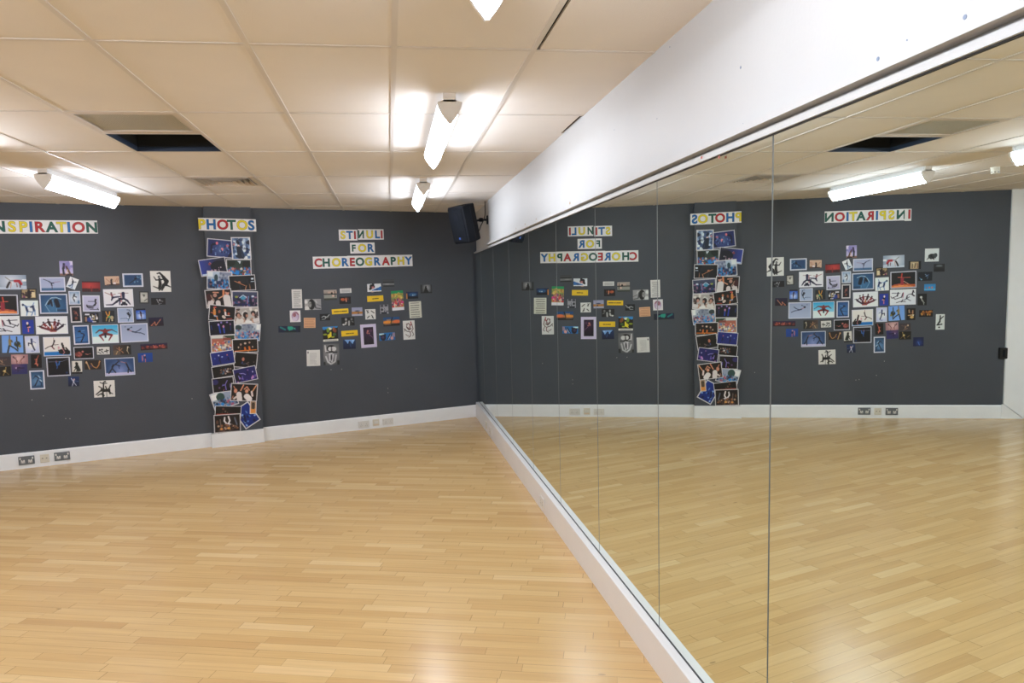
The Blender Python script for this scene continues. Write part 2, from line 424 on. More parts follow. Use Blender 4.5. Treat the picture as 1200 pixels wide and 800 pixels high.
lamp(-6.75, 4.60, 'added fill lamp out of view, far left of the room', LAMP_FILL)
lamp(-6.75, -1.70, 'added fill lamp out of view, far left of the room behind the camera', LAMP_FILL)
lamp(-6.75, 1.10, 'added fill lamp out of view, far left of the room towards the camera', LAMP_FILL)

# ------------------------------------------------------------------ mirrors
seams = [.16, 1.175, 2.19, 3.197, 4.203, 5.222, 6.262, 7.341, 8.452, 9.60, 10.262]
names = ['mirror panel just outside the right edge of the picture', 'nearest mirror panel, cut off by the right edge, reflecting INSPIRATION',
 'second nearest mirror panel, reflecting the PHOTOS pillar', 'third nearest mirror panel, reflecting the start of CHOREOGRAPHY backwards', 'fourth nearest mirror panel, reflecting the letters RGOE and most stimuli pictures',
 'fifth nearest mirror panel, reflecting the backwards letters HY', 'sixth nearest mirror panel, a narrow strip of reflected grey wall', 'fourth mirror panel from the far corner', 'third mirror panel from the far corner',
 'second mirror panel from the far corner', 'mirror strip in the far corner below the speaker']
names = names[:1]+names[1:6]+['sixth nearest mirror panel, a narrow strip of reflected grey wall', 'third mirror panel from the far corner', 'second mirror panel from the far corner', 'last mirror strip against the grey wall, in the far corner']
for k in range(len(seams)-1):
    y0, y1 = seams[k]+.0032, seams[k+1]-.0032
    m = MB()
    # slab with a fine ground edge
    xx = [(y0, ZM0+.001), (y1, ZM0+.001), (y1, ZM1-.001), (y0, ZM1-.001)]; e = .0012
    xi = [(y0+e, ZM0+.001), (y1-e, ZM0+.001), (y1-e, ZM1-.001), (y0+e, ZM1-.001)]
    m.add([(.0065, a, b_) for a, b_ in xx], [(0, 1, 2, 3)], 0)
    m.add([(0, a, b_) for a, b_ in xi]+[(.0065, a, b_) for a, b_ in xx], [(3, 2, 1, 0)]+[], 1)
    m.add([(0, a, b_) for a, b_ in xi]+[(.0065, a, b_) for a, b_ in xx], [(0, 1, 5, 4), (1, 2, 6, 5), (2, 3, 7, 6), (3, 0, 4, 7)], 0)
    o = m.build('mirror_panel', [BACKING, MIRROR])
    tag(o, names[k], 'mirror', 'tall mirror panels along the right wall')

# ------------------------------------------------------------------ speaker on its bracket
zs_ = 2.60
ctr = np.array([-.285, 8.71, 2.600])
az = math.radians(53); tilt = math.radians(-14)
fwd = Vector((-math.sin(az)*math.cos(tilt), -math.cos(az)*math.cos(tilt), math.sin(tilt)))
rgt = Vector((-math.cos(az)*-1, math.sin(az)*-1, 0)).normalized()     # local x
upv = fwd.cross(rgt); upv = upv if upv.z > 0 else -upv
rgt = upv.cross(fwd).normalized()
M = Matrix(((rgt.x, fwd.x, upv.x, ctr[0]), (rgt.y, fwd.y, upv.y, ctr[1]), (rgt.z, fwd.z, upv.z, ctr[2]), (0, 0, 0, 1)))
t = empty('wall_speaker', M); tag(t, 'black loudspeaker tilted down on a wall bracket in the far corner', 'speaker')
W2, D2, H2 = .130, .120, .215
prof = [(-W2, D2-.01), (-W2+.012, D2), (W2-.012, D2), (W2, D2-.01), (W2, -.01), (W2*.62, -D2), (-W2*.62, -D2), (-W2, -.01)]
m = MB(); n = len(prof)
rings = [(-H2, .94), (-H2+.012, 1.0), (H2-.012, 1.0), (H2, .94)]
vs = [(x*s, y*s if y < D2-.02 else y*(.5+.5*s), z) for z, s in rings for x, y in prof]
fs = [(r*n+i, r*n+(i+1) % n, (r+1)*n+(i+1) % n, (r+1)*n+i) for r in range(3) for i in range(n)]+[tuple(range(n)), tuple(range(3*n, 4*n))]
m.add(vs, fs); m.build('cabinet', BLACKP, t, M)
m = MB()
g = [(-W2+.014, -H2+.018), (W2-.014, -H2+.018), (W2-.014, H2-.018), (-W2+.014, H2-.018)]
m.add([(x, D2, z) for x, z in g]+[(x*.96, D2+.012, z*.975) for x, z in g], [(0, 1, 5, 4), (1, 2, 6, 5), (2, 3, 7, 6), (3, 0, 4, 7), (4, 5, 6, 7)])
gr = m.build('grille', MESHM, t, M)
m = MB(); m.box(-.012, D2+.012, -.165, .012, D2+.015, -.141); m.build('logo_badge', LED, t, M)
m = MB(); m.cyl((0, D2+.011, .09), (0, D2+.0135, .09), .045, 28); m.build('tweeter', BLACKP, t, M)
m = MB(); m.cyl((0, D2+.011, -.045), (0, D2+.0135, -.045), .088, 32); m.build('woofer', MESHM, t, M)
m = MB(); m.box(W2-.002, -.004, -H2+.02, W2+.001, .002, H2-.02); m.build('side_seam', BLACK, t, M)
back = Vector(ctr)-fwd*D2
wallp = Vector((.029, 8.90, 2.655)); I4 = Matrix.Identity(4)
m = MB(); m.box(-.004, 8.865, 2.605, .0295, 8.935, 2.705); m.build('wall_plate', BLACKP, t, I4)
m = MB(); mid = Vector((-.075, 8.885, 2.655)); m.cyl(wallp, mid, .013, 14); m.cyl(mid, back, .013, 14); m.cyl(mid+Vector((0, 0, -.022)), mid+Vector((0, 0, .022)), .024, 16)
m.build('bracket_arm', BLACKP, t, I4)
m = MB(); m.tube([(-.02, 8.89, H), (-.02, 8.892, 2.80), (-.024, 8.88, 2.72), (-.045, 8.86, 2.65), (-.085, 8.84, 2.58), (-.11, 8.82, 2.52), tuple(back+Vector((.01, .0, -.07)))], .0055)
o = m.build('cable', BLACK, t, I4)

# ------------------------------------------------------------------ sockets
def plate(name, W, Hh, mtx, body, rock, label, cat, kind, group=None):
    t = empty(name, mtx); tag(t, label, cat, group)
    m = MB(); m.bevbox(-W/2, -Hh/2, 0, W/2, Hh/2, .009, .003); m.build('face_plate', body, t, mtx)
    if kind == 'double':
        for s in (-1, 1):
            cx = s*.034
            m = MB()
            for a in ((-.002, .006, .002, .015), (-.013, -.014, -.005, -.009), (.005, -.014, .013, -.009)): m.box(cx+a[0], a[1]-.006, .0085, cx+a[2], a[3]-.006, .0096)
            if body is STEEL:
                m2 = MB(); m2.bevbox(cx-.019, -.029, .008, cx+.019, .008, .0105, .002); m2.build('socket_insert', PLAST, t, mtx)
                m = MB()
                for a in ((-.003, .006, .003, .017), (-.014, -.015, -.005, -.009), (.005, -.015, .014, -.009)): m.box(cx+a[0], a[1]-.009, .0102, cx+a[2], a[3]-.009, .0115)
            m.build('socket_slots', SLOT, t, mtx)
            m = MB(); x = s*.058; m.bevbox(x-.007, .012, .008, x+.007, .034, .0125, .002); m.build('switch', rock, t, mtx)
    elif kind == 'data':
        for s in (-1, 1):
            m = MB(); m.bevbox(s*.019-.012, -.006, .008, s*.019+.012, .018, .0105, .002); m.box(s*.019-.006, -.001, .0104, s*.019+.006, .008, .0112, 1)
            m.build('data_port', [CREAM, SLOT], t, mtx)
        m = MB(); m.box(-.03, -.030, .0088, .03, -.022, .0096); m.build('label_strip', CREAM, t, mtx)
    elif kind == 'spur':
        m = MB(); m.bevbox(-.028, -.012, .008, .028, .016, .014, .003); m.build('blank_cover', PLAST, t, mtx)
        m = MB(); m.box(-.035, -.034, .0088, .035, -.026, .0098); m.build('label_strip', mat('peach_tape', (.72, .48, .32), .5), t, mtx)
    return t
off = .0185
plate('power_socket', .150, .094, wall_matrix(5.500, .088, off), STEEL, PLAST, 'steel double power socket on the skirting, leftmost under the INSPIRATION pictures', 'socket', 'double', 'steel double sockets')
plate('data_socket', .086, .090, wall_matrix(5.330, .088, off), CREAM, PLAST, 'cream data socket between the two steel double sockets', 'socket', 'data')
plate('power_socket', .152, .094, wall_matrix(5.163, .091, off), STEEL, PLAST, 'steel double power socket on the skirting, right of the cream data socket', 'socket', 'double', 'steel double sockets')
plate('power_socket', .148, .088, wall_matrix(1.706, .072, off), PLAST, PLAST, 'white double power socket on the skirting, left one below the stimuli pictures', 'socket', 'double', 'white double sockets')
plate('data_socket', .090, .092, wall_matrix(1.538, .078, off), CREAM, PLAST, 'cream outlet with peach tape on the skirting between two white sockets', 'socket', 'spur')
plate('power_socket', .150, .088, wall_matrix(1.369, .074, off), PLAST, PLAST, 'white double power socket on the skirting, nearest the far corner', 'socket', 'double', 'white double sockets')
def side_matrix(y, z):
    x = -.048-(1-z/ZM0)*(-.0215-.0048*(y-3.0)*.95+.048)*-1-.0015
    return Matrix.Translation((x, y, z)) @ Matrix(((0, 0, -1), (-1, 0, 0), (0, 1, 0))).to_4x4()
plate('power_socket', .146, .086, side_matrix(5.70, .095), PLAST, PLAST, 'white double socket on the ledge under the mirrors, nearest the camera', 'socket', 'double')
plate('power_socket', .146, .086, side_matrix(8.72, .095), PLAST, PLAST, 'white double socket low in the far corner under the mirrors', 'socket', 'double')
plate('data_socket', .086, .086, side_matrix(9.10, .095), CREAM, PLAST, 'cream outlet deepest in the far corner under the mirrors', 'socket', 'data')

mtx = wall_matrix(6.795, .838, 0)
t = empty('wall_keeper', mtx); tag(t, 'small black box on the grey wall beside the white door frame', 'wall fitting')
m = MB(); m.bevbox(-.048, -.072, 0, .048, .072, .035, .008); m.build('housing', BLACK, t, mtx)
m = MB(); m.bevbox(-.014, -.045, .034, .014, .045, .040, .004); m.build('centre_bar', BLACKP, t, mtx)

# ------------------------------------------------------------------ letter banners
FONT_CACHE = {}
def glyph(ch, h, grow):
    key = (ch, round(h, 4), round(grow, 4))
    if key in FONT_CACHE: return FONT_CACHE[key]
    cu = bpy.data.curves.new('glyph', 'FONT'); cu.body = ch; cu.size = h/.66; cu.align_x = 'CENTER'; cu.offset = grow; cu.resolution_u = 5
    o = bpy.data.objects.new('glyph', cu); COL.objects.link(o)
    bpy.context.view_layer.update()
    me = o.evaluated_get(bpy.context.evaluated_depsgraph_get()).to_mesh()
    vs = [tuple(v.co) for v in me.vertices]; fs = [tuple(p.vertices) for p in me.polygons]
    bpy.data.objects.remove(o); bpy.data.curves.remove(cu)
    FONT_CACHE[key] = (vs, fs); return vs, fs
LC = {'R': mat('red_letter_ink', lin('b8242c'), .5), 'G': mat('dark_green_letter_ink', lin('10594c'), .5),
      'Y': mat('yellow_letter_ink', lin('ecd82c'), .5), 'B': mat('blue_letter_ink', lin('0a68b0'), .5)}
INK = mat('letter_outline_ink', lin('3a3a34'), .5)
def banner(label, strips, letters, off):
    """strips: list of (u_left, u_right, z_top_left, z_bottom_left, slope, layer); letters: (char, colour, u, zmid, height, tilt)"""
    uc = sum((s[0]+s[1])/2 for s in strips)/len(strips); zc = sum((s[2]+s[3])/2 for s in strips)/len(strips)
    t = empty('letter_banner', wall_matrix(uc, zc, off)); tag(t, label, 'banner', None)
    for ul, ur, zt, zb, sl, ly in strips:
        m = MB(); w = ul-ur
        x0, x1 = uc-ul, uc-ur; y1, y0 = zt-zc, zb-zc; a = .0006+ly*.0012
        m.add([(x0,y0,a),(x1,y0+sl*w,a),(x1,y1+sl*w,a),(x0,y1,a),(x0,y0,a+.0008),(x1,y0+sl*w,a+.0008),(x1,y1+sl*w,a+.0008),(x0,y1,a+.0008)],
              [(3,2,1,0),(4,5,6,7),(0,1,5,4),(1,2,6,5),(2,3,7,6),(3,0,4,7)])
        m.build('paper_strip', PAPER, t, t.matrix_world)
    for ch, c, u, z, h, tl, ly in letters:
        flip = ch == 'm'; ch = 'N' if flip else ch      # an M cut in half by the paper's edge
        m = MB(); x, y = uc-u, z-zc-h/2; a = .0016+ly*.0012
        for grow, zz, mi in ((.0062, a, 0), (.0038, a+.0004, 1)):
            vs, fs = glyph(ch, h, grow*h/.1)
            m.add([(x+(-vx*.8 if flip else vx)+tl*vy, y+vy, zz) for vx, vy, _ in vs], [f[::-1] for f in fs] if flip else fs, mi)
        m.build('letter', [INK, LC[c]], t, t.matrix_world)
def pxs(xs_, y, m=False, off=0.0): return [on_wall(x, y, m, off)[0] for x in xs_]

# INSPIRATION
us = pxs([14, 27, 36.3, 46, 60.5, 72, 80.6, 92, 107.5], 265.5)
n_u = pxs([1056.0], 255, True)[0]; i_u = pxs([1065.5], 255, True)[0]
zt, zb = 2.690, 2.548
banner('white paper banner reading INSPIRATION in coloured capitals', [(5.625, 4.634, 2.692, 2.548, .008, 0), (5.674, 5.595, 2.690, 2.540, .004, 1)],
       [(c, k, u, 2.622, .100, 0, 1 if c == 'I' and j == 0 else 0) for j, (c, k, u) in enumerate(zip('INSPIRATION', 'RGYYBRGYBRG', [i_u, n_u]+us))], .0)
# PHOTOS
us = pxs([236.2, 247.5, 261, 271.3, 283.8, 294.4], 264, False, PO)
banner('white paper banner reading PHOTOS across the top of the pillar', [(3.590, 2.940, 2.742, 2.596, -.012, 0)],
       [(c, k, u, 2.668-(.012*(3.59-u)), .103, 0, 0) for c, k, u in zip('PHOTOS', 'YBRGYB', us)], PO)
def zz(x, y): return on_wall(x, y)
# STIMULI
a0, z0 = zz(396.7, 269); a1, z1 = zz(418.2, 268.3); b0, w0 = zz(396.9, 281.8)
c0, y0_ = zz(419.2, 268.5); c1, y1_ = zz(449.3, 267.7); d0, v0 = zz(420.6, 280.8)
us = pxs([401.8, 409.6, 415.8, 423.0, 433.2, 442.0, 447.2], 274.5)
zl = [zz(400, 275)[1]-.004]*3+[zz(432, 274.3)[1]-.004]*4
banner('small white paper banner reading STIMULI, in two strips with the M half hidden', [(a0, a1, z0, w0, .01, 2), (c0, c1, y0_, v0, .01, 0)],
       [(c, k, u, z, .090, 0, ly) for c, k, u, z, ly in zip('STImULI', 'YBRGYBR', us, zl, (2, 2, 2, 0, 0, 0, 0))], 0)
a0, z0 = zz(410, 284.3); a1, z1 = zz(438.8, 283.3); b0, w0 = zz(410.8, 297)
us = pxs([414.3, 424.4, 434], 290.3); zc_ = (z0+w0)/2-.002
banner('small white paper banner reading FOR, between STIMULI and CHOREOGRAPHY', [(a0, a1, z0, w0, .012, 0)],
       [(c, k, u, zc_+.012*(a0-u), .090 if c != 'F' else .078, 0, 0) for c, k, u in zip('FOR', 'GYB', us)], 0)
us = pxs([372.8, 382.2, 394, 403.9, 412.6, 421.7, 431.8, 441.6, 452.0, 460.5, 469.8, 478.6], 306)
(a0, z0), (b0, w0) = zz(366.3, 300.7), zz(367.2, 314.9)
e1, f1 = zz(483, 299); e2, f2 = zz(483, 311); sl = (f1-z0)/(a0-e1); sl = (sl+(f2-w0)/(a0-e1))/2
br = pxs([388.5, 407.5, 465.3], 306); br = [a0]+br+[e1]
st = [(br[i]+(.006 if i else 0), br[i+1], z0+sl*(a0-br[i])+(0, -.002, .002, .0)[i], w0+sl*(a0-br[i])+(0, -.001, -.002, .0)[i], sl, i % 2) for i in range(4)]
banner('widest white paper banner on the right, reading CHOREOGRAPHY', st,
       [(c, k, u, (z0+w0)/2+sl*(a0-u)-.003, .094, 0, 1) for c, k, u in zip('CHOREOGRAPHY', 'RGYBRGYBRGYB', us)], 0)

# ------------------------------------------------------------------ printed pictures, drawn into the paper's own colours
CELL = .0065
class Pic:
    def __init__(s, w, h):
        s.nx = max(6, int(round(w/CELL))); s.ny = max(6, int(round(h/CELL))); s.a = w/h
        s.X, s.Y = np.meshgrid((np.arange(s.nx)+.5)/s.nx, (np.arange(s.ny)+.5)/s.ny)   # y down
        s.img = np.zeros((s.ny, s.nx, 3)); s.pw = 1.0/s.ny
    def c(s, h): return np.array([int(h[i:i+2], 16)/255 for i in (0, 2, 4)])
    def put(s, d, col, o=1.0):     # d: signed distance in picture heights, negative inside
        al = np.clip(.5-d/s.pw, 0, 1)[..., None]*o; s.img = s.img*(1-al)+col*al
    def run(s, text):
        r = random.Random(hash_(text))
        for op in text.split(';'):
            q = op.split()
            if not q: continue
            k, q = q[0], q[1:]
            if k == 'g': s.img = s.c(q[0])*(1-s.Y[..., None])+s.c(q[1])*s.Y[..., None]
            elif k == 'h': s.img = s.c(q[0])*(1-s.X[..., None])+s.c(q[1])*s.X[..., None]
            elif k == 'v':     # radial: centre colour, edge colour, cx, cy, radius
                cx, cy, R_ = map(float, q[2:5]); d = np.clip(np.hypot((s.X-cx)*s.a, s.Y-cy)/R_, 0, 1)[..., None]; s.img = s.c(q[0])*(1-d)+s.c(q[1])*d
            elif k == 'r':
                x0, y0, x1, y1 = map(float, q[1:5]); o = float(q[5]) if len(q) > 5 else 1
                d = np.maximum(np.maximum((x0-s.X), (s.X-x1))*s.a, np.maximum(y0-s.Y, s.Y-y1)); s.put(d, s.c(q[0]), o)
            elif k == 'e':
                cx, cy, rx, ry = map(float, q[1:5]); o = float(q[5]) if len(q) > 5 else 1
                dd = (np.hypot((s.X-cx)/rx, (s.Y-cy)/ry)-1)*min(rx*s.a, ry); s.put(dd, s.c(q[0]), o)
            elif k == 'l':     # width, colour, points
                w = float(q[0])*(.74 if float(q[0]) < .2 else .9); P = list(map(float, q[2:])); d = np.full(s.X.shape, 9.)
                for i in range(0, len(P)-2, 2):
                    ax, ay, bx, by = P[i]*s.a, P[i+1], P[i+2]*s.a, P[i+3]; px, py = s.X*s.a-ax, s.Y-ay
                    L2 = (bx-ax)**2+(by-ay)**2+1e-9; t = np.clip((px*(bx-ax)+py*(by-ay))/L2, 0, 1)
                    d = np.minimum(d, np.hypot(px-t*(bx-ax), py-t*(by-ay))-w/2)
                s.put(d, s.c(q[1]))
            elif k == 'k':     # tapering limb: width, end width, colour, two points
                wa, wb = float(q[0]), float(q[1]); P = list(map(float, q[3:7])); ax, ay, bx, by = P[0]*s.a, P[1], P[2]*s.a, P[3]
                px, py = s.X*s.a-ax, s.Y-ay; t = np.clip((px*(bx-ax)+py*(by-ay))/((bx-ax)**2+(by-ay)**2+1e-9), 0, 1)
                s.put(np.hypot(px-t*(bx-ax), py-t*(by-ay))-(wa+(wb-wa)*t)/2, s.c(q[2]))
            elif k == 'p':
                P = list(map(float, q[1:])); n = len(P)//2; ins = np.zeros(s.X.shape, bool); j = n-1
                for i in range(n):
                    xi, yi, xj, yj = P[2*i], P[2*i+1], P[2*j], P[2*j+1]
                    if yi != yj: ins ^= ((yi > s.Y) != (yj > s.Y)) & (s.X < (xj-xi)*(s.Y-yi)/(yj-yi)+xi)
                    j = i
                s.img[ins] = s.c(q[0])
            elif k == 'n':     # count, size, x0 y0 x1 y1, colours: a scatter of small patches
                n = int(q[0]); sz = float(q[1]); x0, y0, x1, y1 = map(float, q[2:6]); cs = q[6:]
                for _ in range(n):
                    cx, cy = r.uniform(x0, x1), r.uniform(y0, y1); a_, b_ = sz*r.uniform(.6, 1.4), sz*r.uniform(.7, 1.7); cc = s.c(r.choice(cs))
                    dd = (np.hypot((s.X-cx)*s.a/a_, (s.Y-cy)/b_)-1)*min(a_, b_); s.put(dd, cc, .9)
            elif k == 't':     # grey text lines: colour, rows, x0 y0 x1 y1, thickness
                n = int(q[1]); x0, y0, x1, y1 = map(float, q[2:6]); th = float(q[6])
                for i in range(n):
                    y = y0+(y1-y0)*i/max(1, n-1); xe = x1-(x1-x0)*r.choice([0, 0, .05, .1, .3]); x = x0
                    while x < xe:
                        w = r.uniform(.03, .12); dd = np.maximum(np.maximum(x-s.X, s.X-min(xe, x+w))*s.a, abs(s.Y-y)-th); s.put(dd, s.c(q[0]), .75); x += w+.02
def hash_(t):
    v = 7
    for ch in t: v = (v*131+ord(ch)) % 1000003
    return v

def picture(corners, border, spec, label, group, base=0.0, layer=0, m=False, name='photo_print', cat='photo', bc='d8d8dc'):
    """corners TL TR BR BL as seen on the wall; border as a fraction of the picture height (0: none)"""
    P = [on_wall(x, y, m, base) for x, y in corners]
    if m: P = [P[1], P[0], P[3], P[2]]
    P = [np.array((-u, z)) for u, z in P]
    c = sum(P)/4
    ex = ((P[1]-P[0])+(P[2]-P[3]))/2; ey = ((P[0]-P[3])+(P[1]-P[2]))/2
    w, h = np.linalg.norm(ex), np.linalg.norm(ey)
    rot = (math.atan2(ex[1], ex[0])+math.atan2(ey[1], ey[0])-math.pi/2)/2
    pic = Pic(w, h); 
    if border:
        b_ = border; a_ = pic.a
        full = pic.X.copy(), pic.Y.copy()
        pic.X = (pic.X*a_-b_)/(a_-2*b_); pic.Y = (pic.Y-b_)/(1-2*b_)
        pic.run(spec)
        X, Y = full; d = -np.minimum(np.minimum(X, 1-X)*a_, np.minimum(Y, 1-Y))+b_      # >0 in the border
        al = np.clip(.5+d/pic.pw, 0, 1)[..., None]; pic.img = pic.img*(1-al)+pic.c(bc)*al
    else: pic.run(spec)
    img = np.where(pic.img <= .04045, pic.img/12.92, ((np.clip(pic.img, 0, 1)+.055)/1.055)**2.4)*1.16
    img = np.clip(img, 0, .86)
    nx, ny = pic.nx, pic.ny
    t0 = .0007+layer*.0011; th = .0007
    gx = np.linspace(-w/2, w/2, nx+1); gy = np.linspace(h/2, -h/2, ny+1)
    V = [(x, y, t0+th) for y in gy for x in gx]; nv = len(V)
    F = [(j*(nx+1)+i, (j+1)*(nx+1)+i, (j+1)*(nx+1)+i+1, j*(nx+1)+i+1) for j in range(ny) for i in range(nx)]
    V += [(-w/2, h/2, t0), (w/2, h/2, t0), (w/2, -h/2, t0), (-w/2, -h/2, t0)]
    top = [0, nx, ny*(nx+1)+nx, ny*(nx+1)]
    F += [(nv, nv+1, top[1], top[0]), (nv+1, nv+2, top[2], top[1]), (nv+2, nv+3, top[3], top[2]), (nv+3, nv, top[0], top[3]), (nv, nv+3, nv+2, nv+1)]
    me = bpy.data.meshes.new(name); me.from_pydata(V, [], F); me.materials.append(PRINT)
    ca = me.color_attributes.new('Col', 'FLOAT_COLOR', 'CORNER')
    colr = np.full((len(me.loops), 4), 1.0); colr[:nx*ny*4, :3] = np.repeat(img.reshape(-1, 3), 4, axis=0)
    edge = tuple(min(.86, c_*1.16) for c_ in lin(bc)) if border else tuple(img.reshape(-1, 3)[0]); colr[nx*ny*4:, :3] = edge
    ca.data.foreach_set('color', colr.ravel().astype(np.float32))
    o = bpy.data.objects.new(name, me); COL.objects.link(o)
    o.matrix_world = wall_matrix(-c[0], c[1], base, rot)
    tag(o, label, cat, group); return o

